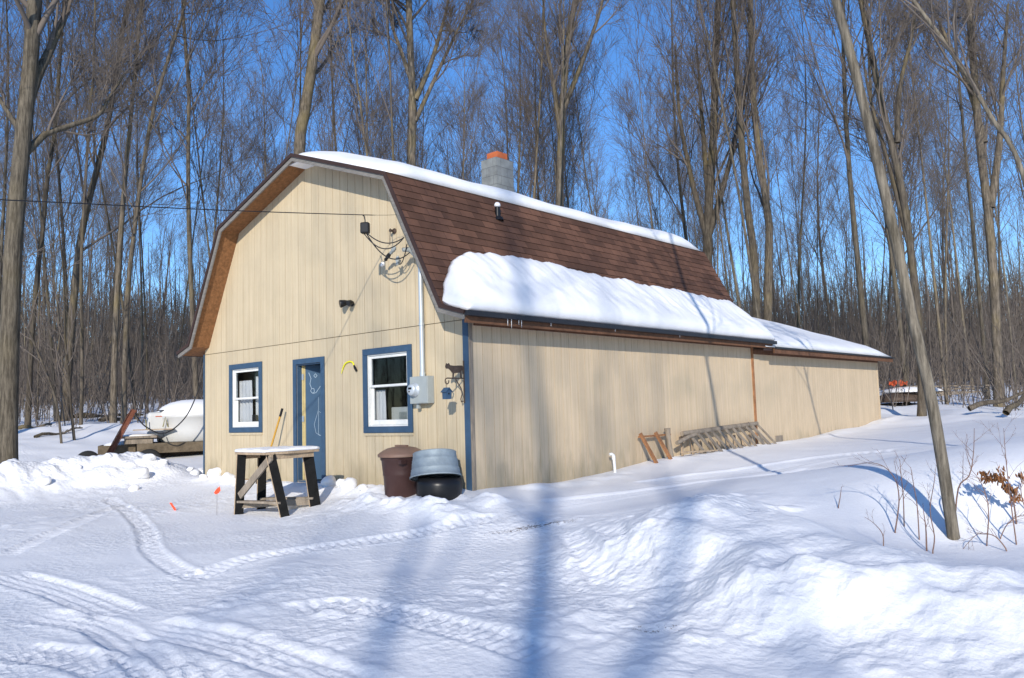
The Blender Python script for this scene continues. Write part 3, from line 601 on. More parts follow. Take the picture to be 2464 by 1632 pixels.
# icicles
for k, yy in enumerate((.42, .5, .66, .72, 1.4, 3.1, 5.2)):
    l_ = (.10, .13, .07, .11, .05, .04, .04)[k]; g = MB(); g.tube([(7.80, yy, 2.425), (7.80, yy, 2.425-l_*.5), (7.80, yy, 2.425-l_)], [.006, .004, .001], 6); g.build('icicle', 'pvc', barn)
# ------------------------------------------------------------------ curtains and things behind the glass
def curtain(x0, x1, zb, zt, y, label, taper=0):
    mb = MB(); n = 40; m_ = 10; vs = []
    for j in range(m_+1):
        t_ = j/m_
        for i in range(n+1):
            u = i/n; xa = x0; xb = x1-taper*(1-t_)*(-1); x = xa+(xb-xa)*u
            vs.append((x, y+.018*sin(u*pi*9+t_*1.5)+.008*sin(u*31+t_*4), zb+(zt-zb)*t_+.012*sin(u*12)*(1-t_)))
    fs = [(j*(n+1)+i, j*(n+1)+i+1, (j+1)*(n+1)+i+1, (j+1)*(n+1)+i) for j in range(m_) for i in range(n)]
    mb.add(vs, fs, True); o_ = mb.build('curtain', 'cloth', None, False); s = o_.modifiers.new('t', 'SOLIDIFY'); s.thickness = .003
    tag(o_, label, 'curtain', 'white curtains behind the windows'); return o_
curtain(1.02, 1.52, 1.02, 1.86, .15, 'white curtain on the left side of the narrower left window', -.0)
curtain(1.60, 1.98, 1.02, 1.92, .16, 'white curtain on the right side of the narrower left window')
curtain(5.08, 5.42, .96, 1.52, .15, 'short white curtain low in the left corner of the right window')
g = MB(); g.box(5.36, 5.95, .30, .62, .98, 1.24); ac = g.build('appliance', 'appliance'); bevel(ac, .015)
tag(ac, 'white boxy appliance standing behind the right window', 'appliance')
g = MB()
for k in range(6): g.box(5.56, 5.74, .292, .299, 1.05+k*.02, 1.062+k*.02)
g.build('grille', 'grey_metal', ac)
g = MB(); g.box(1.55, 1.72, .12, .135, 1.05, 1.2); tag(g.build('dark_box', 'black_plastic'), 'small black box behind the lower pane of the left window', 'box')
# ------------------------------------------------------------------ roof snow
def snowloft(rows, name, label, seed=0):
    "rows: list over y of list of (x,z) outer points; closes underneath by copying first row params"
    mb = MB(); n = len(rows); m_ = len(rows[0][1]); vs = []
    for y, r in rows:
        for (x, z) in r: vs.append((x, y, z))
    fs = [(i*m_+j, i*m_+j+1, (i+1)*m_+j+1, (i+1)*m_+j) for i in range(n-1) for j in range(m_-1)]+[(i*m_+m_-1, i*m_, (i+1)*m_, (i+1)*m_+m_-1) for i in range(n-1)]
    fs += [tuple(range(m_)), tuple(range((n-1)*m_, n*m_))[::-1]]
    mb.add(vs, fs, True); o_ = mb.build(name, 'snow_soft'); tag(o_, label, 'snow', 'snow lying on the barn roof'); return o_
def fb1(x, y, s, sd): return float(fbm(np.array([x]), np.array([y]), s, 3, sd)[0])
# ridge snow: over both upper slopes
rows = []; ys = np.r_[np.linspace(-.33, .3, 10), np.linspace(.4, 8.9, 70), np.linspace(8.95, 9.34, 8)]
for y in ys:
    e = min(1, math.sqrt(max(0, (y+.335)/.55))) if y < .3 else (min(1, math.sqrt(max(0, (9.345-y)/.7))) if y > 8.6 else 1)
    r = []; xe = 6.15+.05*fb1(y, 0, .9, 4)*1.0; n = 26
    for j in range(n+1):
        u = j/n; x = 1.28+(xe-1.28)*u
        zr = 4.75+(5.61-4.75)*(1-abs(x-3.715)/2.455)
        t_ = min(1, math.sqrt(max(0, min(u, 1-u))/.05)) if min(u, 1-u) < .05 else 1
        bump_ = -.06*math.exp(-((y-5.9)/.45)**2) + .05*fb1(x, y, 1.4, 8)
        z = zr+.004+(.25+bump_)*e*t_
        if abs(x-3.715) < .6: z -= .06*(1-abs(x-3.715)/.6)
        r.append((x, z))
    for j in range(6):
        x = xe+(1.28-xe)*(j+.5)/6; r.append((x, 4.75+.86*(1-abs(x-3.715)/2.455)+.003))
    rows.append((y, r))
snowloft(rows, 'ridge_snow', 'long thin strip of snow lying along the barn ridge above the shingles')
# lower snow wedge
rows = []; ys = np.r_[np.linspace(-.36, .5, 30), np.linspace(.55, 8.8, 200), np.linspace(8.85, 9.36, 10)]
def ztop(y):
    P = [(-.36, 2.68), (-.2, 2.95), (-.05, 3.12), (.25, 3.4), (.57, 3.54), (1.5, 3.62), (2.8, 3.60), (4.1, 3.53), (5.2, 3.53), (7.2, 3.49), (8.9, 3.46), (9.2, 3.35), (9.36, 3.15)]
    for a, b in zip(P[:-1], P[1:]):
        if a[0] <= y <= b[0]+1e-6: return a[1]+(b[1]-a[1])*(y-a[0])/(b[0]-a[0])
    return P[-1][1]
for y in ys:
    e = min(1, max(0, (y+.36)/.45))**.5*min(1, max(0, (9.37-y)/.3))**.5
    zt = ztop(y)+.05*fb1(y, 3, .35, 6)+.03*fb1(y, 9, .09, 7); f = (4.75-zt)/(4.75-2.625); xt = 6.17+1.14*f
    ze = 2.50; xo = 7.80+.02*fb1(y, 1, .5, 9); n = 24; r = []
    for j in range(n+1):
        u = j/n; x = xt+(xo-xt)*u; z = zt+(ze+.03-zt)*u
        nx_, nz_ = zt-ze, xo-xt; l = math.hypot(nx_, nz_); nx_ /= l; nz_ /= l
        b_ = (.135*e)*(1-(2*u-1)**6)**.5*(.75+.45*u)+(.06*fb1(u*1.2, y, .9, 12)+.02*fb1(u*1.2, y, .2, 13))*sin(pi*u)
        b_ = max(b_, .0)
        xx, zz = x+nx_*b_, z+nz_*b_
        r.append((xx, zz))
    zz_ = [(7.76, 2.495), (7.5, 2.572), (7.33, 2.622)]
    if zt > 2.8: zz_ += [(7.31-(min(zt, 2.8)-2.625)*.5365, 2.8), ((7.216+xt)/2, (2.8+zt)/2)]
    else: zz_ += [(xt+.001, zt-.002), (xt+.0005, zt-.001)]
    r += zz_
    rows.append((y, r))
snowloft(rows, 'eave_snow', 'thick white wedge of snow slumped over the lower barn roof above the eave')
rows = []; ys = np.r_[np.linspace(8.95, 16.8, 56), np.linspace(16.9, 17.72, 14)]
for y in ys:
    e = 1 if y < 17 else max(.02, (17.74-y)/.74)**.5
    r = []; n = 30
    for j in range(n+1):
        u = j/n; x = -.35+(7.79+.35)*u+(.015*fb1(y, 0, .4, 3) if j == n else 0); zr = 3.72-1.35/4.04*abs(x-3.7)
        m_ = min(u, 1-u); t_ = math.sqrt(min(1, m_/.055)); r.append((x, zr+.004+(.21+.05*fb1(x, y, 1.5, 17))*e*t_))
    for j in range(4):
        x = 7.7-8*(j+.5)/4; r.append((x, 3.72-1.35/4.04*abs(x-3.7)+.002))
    rows.append((y, r))
snowloft(rows, 'addition_snow', 'smooth snow covering the low roof of the rear addition')
g = MB(); g.lathe([(0, .06), (.03, .055), (.05, .03), (.055, 0), (.04, -.02), (0, -.02)], 14, Matrix.Translation((6.36, 1.86, 4.585))); tag(g.build('snow_ball', 'snow_soft'), 'small ball of snow on top of the black roof vent pipe', 'snow')
# ------------------------------------------------------------------ things on the front wall
mt = empty('electric_meter', (6.43, -.06, 1.25), 'grey electric meter cabinet with tall conduit beside the right window', 'meter')
g = MB(); g.box(6.315, 6.70, -.14, -.003, 1.27, 1.67); bevel(g.build('meter_cabinet', 'grey_metal', mt), .008)
g = MB(); g.box(6.50, 6.69, -.146, -.141, 1.28, 1.66); g.build('cover_panel', 'grey_metal', mt)
g = MB(); M2 = Matrix.Translation((6.435, -.14, 1.475)) @ Matrix.Rotation(pi/2, 4, 'X'); g.lathe([(.105, 0), (.105, .02), (.088, .022), (.086, .08), (.07, .1), (0, .105)], 30, M2); g.build('meter_dial', 'conduit_metal', mt)
g = MB(); g.box(6.40, 6.47, -.247, -.243, 1.48, 1.51); g.lathe([(.012, 0), (.012, .008), (0, .008)], 10, Matrix.Translation((6.42, -.243, 1.45)) @ Matrix.Rotation(pi/2, 4, 'X')); g.build('meter_face', 'black_plastic', mt)
g = MB(); g.tube([(6.53, -.075, 1.67), (6.53, -.075, 2.5), (6.53, -.075, 3.30)], .034, 18); g.tube([(6.53, -.075, 2.42), (6.53, -.075, 2.46)], .04, 18); g.tube([(6.53, -.075, 1.67), (6.53, -.075, 1.73)], .042, 18)
g.build('conduit', 'conduit_metal', mt)
g = MB(); g.tube([(6.53, -.075, 3.30), (6.52, -.11, 3.44), (6.45, -.2, 3.56), (6.40, -.3, 3.55)], [.036, .04, .045, .03], 14); g.build('weatherhead', 'grey_metal', mt)
g = MB(); g.box(6.41, 6.46, -.10, -.06, 1.20, 1.27); g.build('cable_clamp', 'grey_metal', mt)
# junction box and cable loops near the roof edge
JB = Vector((6.16, -.80, 3.84)); JR = Matrix.Translation(JB) @ Matrix.Rotation(.6, 4, 'Z')
jb = empty('junction_box', tuple(JB), 'black service junction box hanging on cables high in front of the gable', 'junction box')
g = MB(); g.box(-.065, .065, -.05, .05, -.08, .085, JR); bevel(g.build('box_body', 'black_plastic', jb), .02)
def sagline(a, b, sag, n=14): return [Vector(a).lerp(Vector(b), i/n)+Vector((0, 0, -sag*4*(i/n)*(1-i/n))) for i in range(n+1)]
RK = (6.55, -.395, 3.70)
for a_, b_, sg in (((-.03, 0, -.07), RK, .20), ((.03, 0, -.07), RK, .12), ((.0, .02, -.07), (6.50, -.25, 3.50), .22)):
    g = MB(); g.tube(sagline(JB+Vector(a_), b_, sg), .009, 6); g.build('cable_loop', 'dark_cable', jb)
g = MB(); g.tube(sagline((6.05, -.12, 3.45), (6.50, -.30, 3.62), .15), .008, 6); g.build('cable_loop', 'dark_cable', jb)
ins = empty('wire_insulators', (5.95, -.1, 3.6), 'cluster of grey wire insulators under the right roof edge', 'insulator')
g = MB(); M2 = Matrix.Translation((5.88, -.001, 3.96)) @ Matrix.Rotation(pi/2, 4, 'X'); g.lathe([(.045, 0), (.045, .015), (.02, .02), (.02, .08), (.03, .09), (0, .1)], 12, M2); g.tube([(5.88, -.09, 3.95), (5.93, -.14, 3.86), (5.9, -.12, 3.72)], .006, 6); g.build('eye_hook', 'iron', ins)
for k, (a, b) in enumerate((((5.85, -.18, 3.48), (6.03, -.22, 3.57)), ((6.05, -.24, 3.55), (6.22, -.28, 3.62)), ((5.74, -.16, 3.42), (5.82, -.18, 3.45)), ((6.16, -.2, 3.36), (6.2, -.22, 3.5)))):
    g = MB(); A = Vector(a); B = Vector(b); g.tube([A, A.lerp(B, .15), A.lerp(B, .3), A.lerp(B, .5), A.lerp(B, .8), B], [.012, .03, .022, .034, .03, .01], 10); g.build('insulator_body', ('black_plastic', 'grey_metal', 'pvc', 'grey_metal')[k], ins)
# flood light
fl = empty('flood_light', (4.75, 0, 2.94), 'black twin flood light mounted mid-gable above the door', 'flood light')
g = MB(); g.lathe([(.045, 0), (.045, .02), (.03, .03), (0, .03)], 14, Matrix.Translation((4.8, -.002, 2.94)) @ Matrix.Rotation(pi/2, 4, 'X')); g.tube([(4.72, -.06, 2.95), (4.80, -.05, 2.93), (4.86, -.06, 2.94)], .014, 8); g.build('mount', 'black_plastic', fl)
g = MB(); g.tube([(4.74, -.04, 2.97), (4.72, -.09, 2.96), (4.69, -.16, 2.94), (4.685, -.17, 2.938)], [.03, .05, .066, .06], 16); g.build('lamp_head', 'black_plastic', fl)
g = MB(); g.tube([(4.87, -.05, 2.95), (4.88, -.10, 2.95), (4.88, -.15, 2.93)], [.025, .04, .05], 14); g.build('lamp_head', 'black_plastic', fl)
# sickle (yellow)
sk = empty('sickle', (4.62, -.02, 1.9), 'hand sickle with yellow blade hanging between the door and right window', 'sickle')
P = [onplane((785+a, 833+b), 1, -.02) for a, b in ((4, 31), (8, 18), (13, 8), (22, 3), (30, 5), (33, 12))]
g = MB(); P = smooth_poly(P, 4); g.tube([Vector(p) for p in P], [.004+.008*min(1, i/6.) for i in range(len(P))], 8); g.build('blade', 'yellow', sk)
a = onplane((818, 845), 1, -.025); b = onplane((824, 858), 1, -.025); g = MB(); g.tube([a, Vector(a).lerp(Vector(b), .5), b], [.014, .022, .018], 10); g.build('handle', 'black_plastic', sk)
# iron bracket with cow, birdhouse
br = empty('cow_bracket', (7.36, -.03, 1.6), 'rusty iron hanging bracket topped with a cow silhouette at the corner board', 'bracket')
bx = 7.34
g = MB(); g.box(bx-.012, bx+.012, -.032, -.026, 1.25, 1.85); g.build('wall_plate', 'iron', br)
g = MB(); g.tube([(bx, -.03, 1.60), (bx, -.36, 1.60)], .009, 8); sp = [(bx, -.36-.035*sin(a_*.5)*1.0-.0, 1.60-.04+.04*cos(a_*.5)) for a_ in range(0, 11)]; g.tube(sp, .008, 8)
g.tube([(bx, -.05, 1.28), (bx, -.09, 1.27), (bx, -.10, 1.31), (bx, -.07, 1.38), (bx, -.09, 1.46), (bx, -.17, 1.56), (bx, -.2, 1.6)][::-1], .008, 8); g.build('arm', 'iron', br)
cow = [(0,.16),(.02,.2),(.035,.185),(.07,.2),(.09,.17),(.16,.165),(.28,.17),(.33,.17),(.345,.14),(.345,.05),(.335,.05),(.325,.11),(.31,.09),(.31,0),(.285,0),(.28,.07),(.24,.065),(.17,.06),(.155,.0),(.13,0),(.135,.06),(.11,.08),(.09,.1),(.06,.12),(.02,.12),(.0,.14)]
g = MB(); n = len(cow); sc_ = 1.0; v = [(bx-.003, -.385+a_*sc_, 1.61+b_*sc_) for a_, b_ in cow]+[(bx+.003, -.385+a_*sc_, 1.61+b_*sc_) for a_, b_ in cow]
g.add(v, [tuple(range(n)), tuple(range(2*n-1, n-1, -1))]+[(i, n+i, n+(i+1) % n, (i+1) % n) for i in range(n)]); g.build('cow_figure', 'iron', br)
bh = empty('birdhouse', (bx, -.37, 1.38), 'tiny blue birdhouse hanging from the iron cow bracket', 'birdhouse')
g = MB(); v = [(-.045, 1.31), (.045, 1.31), (.05, 1.41), (0, 1.455), (-.05, 1.41)]; g.add([(bx-.04, -.37+a_, b_) for a_, b_ in v]+[(bx+.04, -.37+a_, b_) for a_, b_ in v], [(0, 1, 2, 3, 4), (9, 8, 7, 6, 5)]+[(i, 5+i, 5+(i+1) % 5, (i+1) % 5) for i in range(5)]); g.build('house_body', 'blue_paint', bh)
g = MB(); g.beam((bx, -.37, 1.468), (bx, -.305, 1.405), .11, .008); g.beam((bx, -.37, 1.468), (bx, -.435, 1.405), .11, .008); g.build('house_roof', 'blue_paint', bh)
g = MB(); g.tube([(bx, -.37, 1.465), (bx, -.37, 1.56)], .003, 5); g.build('hanger', 'iron', bh)
g = MB(); g.tube([(bx+.041, -.37, 1.385), (bx+.043, -.37, 1.385)], .013, 10); g.build('entry_hole', 'black_paint', bh)
# shovel leaning by the door
sv = empty('shovel', (2.62, -.12, 0), 'shovel with yellow wooden handle and black grip leaning left of the door', 'shovel')
a = Vector((2.95, -.13, 1.29)); b = Vector((2.62, -.30, .2)); g = MB(); g.tube([a.lerp(b, .12), b], .017, 10); g.build('shaft', 'yellow_wood', sv)
g = MB(); g.tube([a, a.lerp(b, .125)], .021, 10); g.build('grip', 'black_plastic', sv)
g = MB(); d = (b-a).normalized(); c0 = b; vs = []
for i in range(7):
    for j in range(7):
        u = j/6-.5; t_ = i/6; vs.append(c0+d*(t_*.32)+Vector((.26*u*(1-.15*t_), .04*(1-4*u*u)-.02, 0)))
g.add(vs, [(i*7+j, i*7+j+1, (i+1)*7+j+1, (i+1)*7+j) for i in range(6) for j in range(6)], True); g.build('blade', 'iron', sv)
# ------------------------------------------------------------------ bins
def bin_(name, x, y, zg, r0, r1, h, m, lab, cat, lid=None):
    t_ = empty(name, (x, y, zg), lab, cat)
    g = MB(); g.lathe([(0, 0), (r0, 0), (r0+.01, .02), (r0+(r1-r0)*.45, h*.5), (r0+(r1-r0)*.5+.006, h*.52), (r0+(r1-r0)*.55, h*.56), (r0+(r1-r0)*.9, h*.84), (r1+.008, h*.86), (r1+.01, h*.95), (r1+.02, h), (r1-.01, h), (r1-.02, h*.9), (r0-.01, .03), (0, .03)], 40, Matrix.Translation((x, y, zg)), wob=lambda a_, z: .006*cos(a_*20) if .1*h < z < h*.8 else 0)
    g.build('bin_body', m, t_); return t_
bz = H(6.74, -.62)-.06
bn = bin_('trash_can', 6.55, -.52, -.05, .235, .295, .63, 'bin_brown', 'round dark brown plastic trash can with lighter lid beneath the right window', 'trash can')
g = MB(); M2 = Matrix.Translation((6.55, -.52, .565)); g.lathe([(.335, -.035), (.34, 0), (.325, .012), (.30, .03), (.27, .05), (.20, .085), (.12, .10), (0, .105)], 40, M2); g.lathe([(.335, -.035), (.3, -.03), (.28, 0)], 40, M2); g.box(6.43, 6.67, -.545, -.495, .66, .69); g.build('lid', 'lid_brown', bn)
g = MB()
for s_ in (-1, 1):
    c = Vector((6.55+s_*.32*cos(.7), -.52-s_*.32*sin(.7)*-1*-1, .46)); g.box(c.x-.035, c.x+.035, c.y-.05, c.y+.05, c.z-.02, c.z+.035)
g.build('handle', 'bin_brown', bn)
tb2 = empty('black_bin', (7.26, -.50, .0), 'black plastic barrel under the galvanised tub at the corner', 'bin')
g = MB(); g.lathe([(0, 0), (.27, 0), (.30, .08), (.315, .2), (.31, .3), (.29, .38), (0, .38)], 36, Matrix.Translation((7.27, -.50, -.12)) @ Matrix.Rotation(radians(4), 4, 'Y')); g.build('bin_body', 'black_plastic', tb2)
tb = empty('galvanised_tub', (7.22, -.50, .3), 'galvanised metal tub turned upside down and tilted over the black bin', 'tub')
M2 = Matrix.Translation((7.24, -.52, .25)) @ Matrix.Rotation(radians(-13), 4, Vector((.6, .8, 0))) 
g = MB(); g.lathe([(.345, 0), (.352, .0), (.352, .02), (.34, .022), (.335, .08), (.328, .10), (.332, .112), (.322, .12), (.315, .2), (.31, .22), (.314, .235), (.305, .245), (.295, .325), (.30, .335), (.29, .345), (.27, .338), (0, .335)], 44, M2); g.build('tub_body', 'galvanised', tb)
g = MB(); g.lathe([(0, .02), (.07, .018), (.12, .008), (.14, 0)], 20, M2 @ Matrix.Translation((-.08, .06, .337)), wob=lambda a_, z: .25*sin(3*a_)); tag(g.build('snow_patch', 'snow_soft'), 'thin patch of snow on the upturned galvanised tub', 'snow')
# ------------------------------------------------------------------ workbench
c = ground_at((640, 1188), H); vd = np.array([c[0]-CP[0], c[1]-CP[1]]); vd /= np.linalg.norm(vd); rt = np.array([vd[1], -vd[0]])
al_ = radians(36); e1 = rt*cos(al_)+vd*sin(al_); e2 = -rt*sin(al_)+vd*cos(al_)
c[:2] = c[:2]+vd*.12
def bw(u, v, z): return Vector((c[0]+e1[0]*u+e2[0]*v, c[1]+e1[1]*u+e2[1]*v, c[2]+z))
wb = empty('workbench', tuple(c), 'rough wooden workbench with black legs and snowy top standing before the door', 'workbench')
ht = .90
corners = [(.41, -.40), (.41, .40), (-.41, .40), (-.41, -.40)]
tops = [(.46, -.40), (.46, .38), (.1, .50), (-.40, .44), (-.46, .1), (-.46, -.36), (-.1, -.42)]
g = MB(); n = len(tops); v = [bw(a_, b_, ht-.035) for a_, b_ in tops]+[bw(a_, b_, ht) for a_, b_ in tops]; g.add(v, [tuple(range(n)), tuple(range(2*n-1, n-1, -1))]+[(i, n+i, n+(i+1) % n, (i+1) % n) for i in range(n)]); g.build('bench_top', 'raw_wood', wb)
g = MB(); g.beam(bw(-.38, -.36, ht-.07), bw(.38, -.36, ht-.07), .03, .07); g.beam(bw(-.38, .36, ht-.07), bw(.38, .36, ht-.07), .03, .07); g.build('bench_apron', 'raw_wood', wb)
lg = [((.30, -.36), (.40, -.44), .10), ((.36, .30), (.44, .36), .125), ((-.36, .30), (-.38, .36), .10), ((-.33, -.36), (-.36, -.40), .10)]
legs = []
for i, (a_, b_, wd) in enumerate(lg):
    wd *= 1.2
    if i == 0: a_, b_ = (-.34, -.34), (-.18, -.46)
    if i == 1: a_, b_ = (.33, -.30), (.42, -.38)
    if i == 2: a_, b_ = (.0, .34), (.02, .40)
    if i == 3: a_, b_ = (-.38, .30), (-.39, .36)
    A, B = bw(*a_, ht-.036), bw(*b_, -.06); g = MB(); g.beam(B, A, wd, .045, up=(vd[0], vd[1], 0)); o_ = g.build('leg', 'black_paint', wb); legs.append((A, B)); bevel(o_, .004)
    g = MB(); k = (vd[0]*-.0+1); off = Vector((-rt[0]*(wd/2+.007), -rt[1]*(wd/2+.007), 0)); g.beam(B+off, A+off, .012, .044, up=(vd[0], vd[1], 0)); g.build('leg_facing', 'raw_wood', o_)
g = MB(); A = legs[3][1].lerp(legs[3][0], .36)-Vector((vd[0], vd[1], 0))*.05; B = legs[0][0]-Vector((vd[0], vd[1], .8))*.045; g.beam(A, B, .03, .10); g.build('brace', 'old_wood', wb)
g = MB(); z_ = .24; A = legs[3][1].lerp(legs[3][0], .27); B = legs[0][1].lerp(legs[0][0], .27); C2 = legs[2][1].lerp(legs[2][0], .27); D = legs[1][1].lerp(legs[1][0], .27)
g.beam(A, B, .12, .03); g.beam(C2, D, .12, .03); g.beam(A-Vector((0, 0, .05)), D-Vector((0, 0, .05)), .03, .09); g.build('lower_rail', 'old_wood', wb)
g = MB(); n = 12; m_ = 12; vs = []
import itertools
ring = []
P = tops
def inpoly_scale(a_, s_): return [(p[0]*s_, p[1]*s_) for p in P]
lay = [(1.01, .001), (1.02, .02), (1.0, .034), (.95, .042), (.8, .046), (.4, .05)]
nn = 56; prm = []
for k in range(nn):
    u = k/nn*len(P); i = int(u); f = u-i; a_, b_ = P[i], P[(i+1) % len(P)]; prm.append((a_[0]+(b_[0]-a_[0])*f, a_[1]+(b_[1]-a_[1])*f))
for s_, z_ in lay:
    for k, p in enumerate(prm): vs.append(bw(p[0]*s_*(1+.012*sin(k*1.7)), p[1]*s_*(1+.012*sin(k*2.3)), ht+z_+(.006*sin(k*.9) if z_ > .03 else 0)))
fs = [(i*nn+j, i*nn+(j+1) % nn, (i+1)*nn+(j+1) % nn, (i+1)*nn+j) for i in range(len(lay)-1) for j in range(nn)]+[tuple(range((len(lay)-1)*nn, len(lay)*nn)), tuple(range(nn))[::-1]]
g = MB(); g.add(vs, fs, True); tag(g.build('bench_snow', 'snow_soft'), 'flat crust of snow lying on the workbench top', 'snow')
# ------------------------------------------------------------------ survey flags
for q, top, lab in (((501, 1192), (502, 1134), 'upright small orange marker flag on a thin wire left of the workbench'), ((405, 1180), (398, 1170), 'small orange marker flag leaning close to the snow, nearest the left edge')):
    b = ground_at(q, H); dist = math.hypot(b[0]-CP[0], b[1]-CP[1]); tp = atdist(top, dist)
    f = empty('marker_flag', tuple(b), lab, 'flag', 'orange marker flags in the snow')
    g = MB(); g.tube([Vector(b)-Vector((0, 0, .05)), Vector(tp)+Vector((0, 0, .05))], .0022, 5); g.build('wire_stem', 'iron', f)
    R2 = Vector((rt[0], rt[1], 0)); Z = Vector((0, 0, 1)); T = Vector(tp); g = MB()
    s_ = 1 if top[0] > 450 else -1
    V = [T+R2*.035+Z*.06, T-R2*.02*s_+Z*.01, T-R2*.045*s_-Z*.03, T-R2*.02-Z*.055, T+R2*.02-Z*.04, T+R2*.045-Z*.005]
    if s_ < 0: V = [T-R2*.04+Z*.05, T-R2*.01+Z*.05, T+R2*.05-Z*.04, T+R2*.06-Z*.08, T+R2*.03-Z*.07]
    dpt = Vector((vd[0], vd[1], 0))*.004; n = len(V); g.add([p+dpt*0 for p in V]+[p+dpt for p in V], [tuple(range(n)), tuple(range(2*n-1, n-1, -1))]+[(i, n+i, n+(i+1) % n, (i+1) % n) for i in range(n)]); g.build('flag_cloth', 'flag_orange', f)
# ------------------------------------------------------------------ pvc pipe
y = 3.22; zb = H(7.62, y)
g = MB(); g.tube([(7.60, y, zb-.1), (7.59, y-.01, zb+.22), (7.585, y-.015, zb+.285), (7.57, y-.04, zb+.305), (7.55, y-.075, zb+.30)], .024, 14); g.tube([(7.588, y-.012, zb+.21), (7.585, y-.013, zb+.27)], .03, 14)
tag(g.build('drain_pipe', 'pvc'), 'short white plastic pipe with elbow sticking up beside the long wall', 'pipe')
# ------------------------------------------------------------------ racks leaning on side wall
rk = empty('broken_rack', (7.6, 4.4, .2), 'small orange-brown wooden frame leaning on the long wall', 'wooden frame')
def beamz(mb, a, b, w_, h_): mb.beam(a, b, w_, h_)
g = MB(); g.beam((7.53, 4.1, .60), (7.52, 5.15, .60), .05, .03); g.build('top_rail', 'orange_wood', rk)
for yy, sh_ in ((4.12, .25), (4.62, .28)):
    g = MB(); g.beam((7.54, yy, .66), (7.80, yy+sh_*.8, .0), .075, .035, up=(1, 0, .4)); g.build('leg', 'orange_wood', rk)
fp = MB(); fp.tube([(7.62, 5.02, 0.0), (7.6, 5.0, .3), (7.585, 4.98, .55), (7.58, 4.97, .72)], [.055, .052, .045, .06], 9)
tag(fp.build('wood_post', 'old_wood'), 'short weathered post standing between the orange frame and the slatted rack', 'post')
sr = empty('slatted_rack', (7.6, 7, .3), 'long grey weathered slatted wooden rack lying against the wall', 'wooden rack')
g = MB(); g.tube([(7.60, 5.45, .60), (7.58, 6.3, .62), (7.56, 7.5, .655), (7.55, 8.75, .69)], [.045, .05, .05, .045], 8); g.build('top_rail', 'old_wood', sr)
g = MB(); g.tube([(7.66, 5.15, .44), (7.64, 5.6, .53), (7.63, 5.9, .57)], .04, 7); g.build('rail_stub', 'old_wood', sr)
g = MB(); g.beam((7.72, 5.2, .27), (7.8, 6.4, .24), .05, .03); g.build('bottom_rail', 'raw_wood', sr)
for k in range(10):
    yy = 5.7+k*.30+random.uniform(-.03, .03); g = MB(); g.beam((7.60, yy, .60+.006*k), (7.80, yy+.45+random.uniform(-.05, .05), .10+.012*k), .075, .022, up=(1, 0, .5)); g.build('slat', 'old_wood', sr)
for yy in (8.65, 8.3):
    g = MB(); g.beam((7.56, yy, .72), (7.80, yy+.5, .2), .05, .03, up=(1, 0, .5)); g.build('end_brace', 'old_wood', sr)
for k in range(9):
    yy = 5.6+k*.36; g = MB(); g.beam((7.50, yy, .50+random.uniform(-.1, .05)), (7.56, yy+random.uniform(-.1, .1), .15), .06, .02, up=(1, 0, .3)); g.build('slat', 'raw_wood', sr)

# ------------------------------------------------------------------ trailer and tank
tc_ = Vector((-5.35, 2.4, 0)); sd_ = Vector((tc_.x-CP[0], tc_.y-CP[1], 0)).normalized(); rr_ = Vector((sd_.y, -sd_.x, 0))
TG = gz1(tc_.x, tc_.y)
def tl(u, v, z): return tc_+rr_*u+sd_*v+Vector((0, 0, z))
tm_ = Matrix(((rr_.x, sd_.x, 0, tc_.x), (rr_.y, sd_.y, 0, tc_.y), (0, 0, 1, 0), (0, 0, 0, 1)))
trl = empty('flatbed_trailer', tuple(tl(0, 0, TG)), 'old wooden flatbed trailer parked behind the snow berm left of the barn', 'trailer')
g = MB(); g.box(-1.15, 2.4, -.95, .95, .53, .60, tm_); g.build('deck', 'deck_wood', trl)
g = MB(); g.box(-1.2, 2.4, -1.0, -.955, .36, .60, tm_); g.build('side_board', 'deck_wood', trl)
g = MB(); g.box(-1.5, 2.3, -.5, -.42, .26, .36, tm_); g.box(-1.5, 2.3, .42, .5, .26, .36, tm_); g.build('chassis', 'iron', trl)
for u, v in ((-.92, -1.03), (-.92, .98), (-2.35, -.3)):
    wh = empty('wheel', (0, 0, 0), None, None); wh.parent = trl; wh.matrix_parent_inverse = world_of(trl).inverted(); 
    Mw = tm_ @ Matrix.Translation((u, v, .17)) @ Matrix.Rotation(pi/2, 4, 'X')
    g = MB(); g.lathe([(.17, -.07), (.25, -.085), (.29, -.06), (.30, 0), (.29, .06), (.25, .085), (.17, .07)], 28, Mw); g.build('tyre', 'rubber', wh)
    g = MB(); g.lathe([(0, .03), (.05, .04), (.1, .02), (.17, .06), (.17, -.06), (0, -.05)], 20, Mw); g.build('rim', 'rust', wh)
g = MB(); g.box(1.5, 1.62, -1.0, -.88, .0, .36, tm_); g.build('jack_leg', 'black_paint', trl)
g = MB(); g.beam(tl(.85, -1.15, .1), tl(1.8, -1.0, .55), .05, .03); g.build('support_bar', 'grey_board', trl)
bxs = empty('wooden_crate', tuple(tl(-1.8, 0, .2)), 'open wooden crate of weathered boards at the left end of the trailer', 'crate')
g = MB(); g.box(-2.1, -1.25, -.62, -.58, .20, .58, tm_); g.box(-2.1, -1.25, .38, .42, .20, .58, tm_); g.box(-2.1, -2.06, -.58, .38, .20, .58, tm_); g.box(-1.29, -1.25, -.58, .38, .20, .58, tm_); g.build('crate_side', 'deck_wood', bxs)
g = MB(); g.box(-1.95, -1.25, -.68, -.63, .02, .22, tm_); g.build('crate_front', 'raw_wood', bxs)
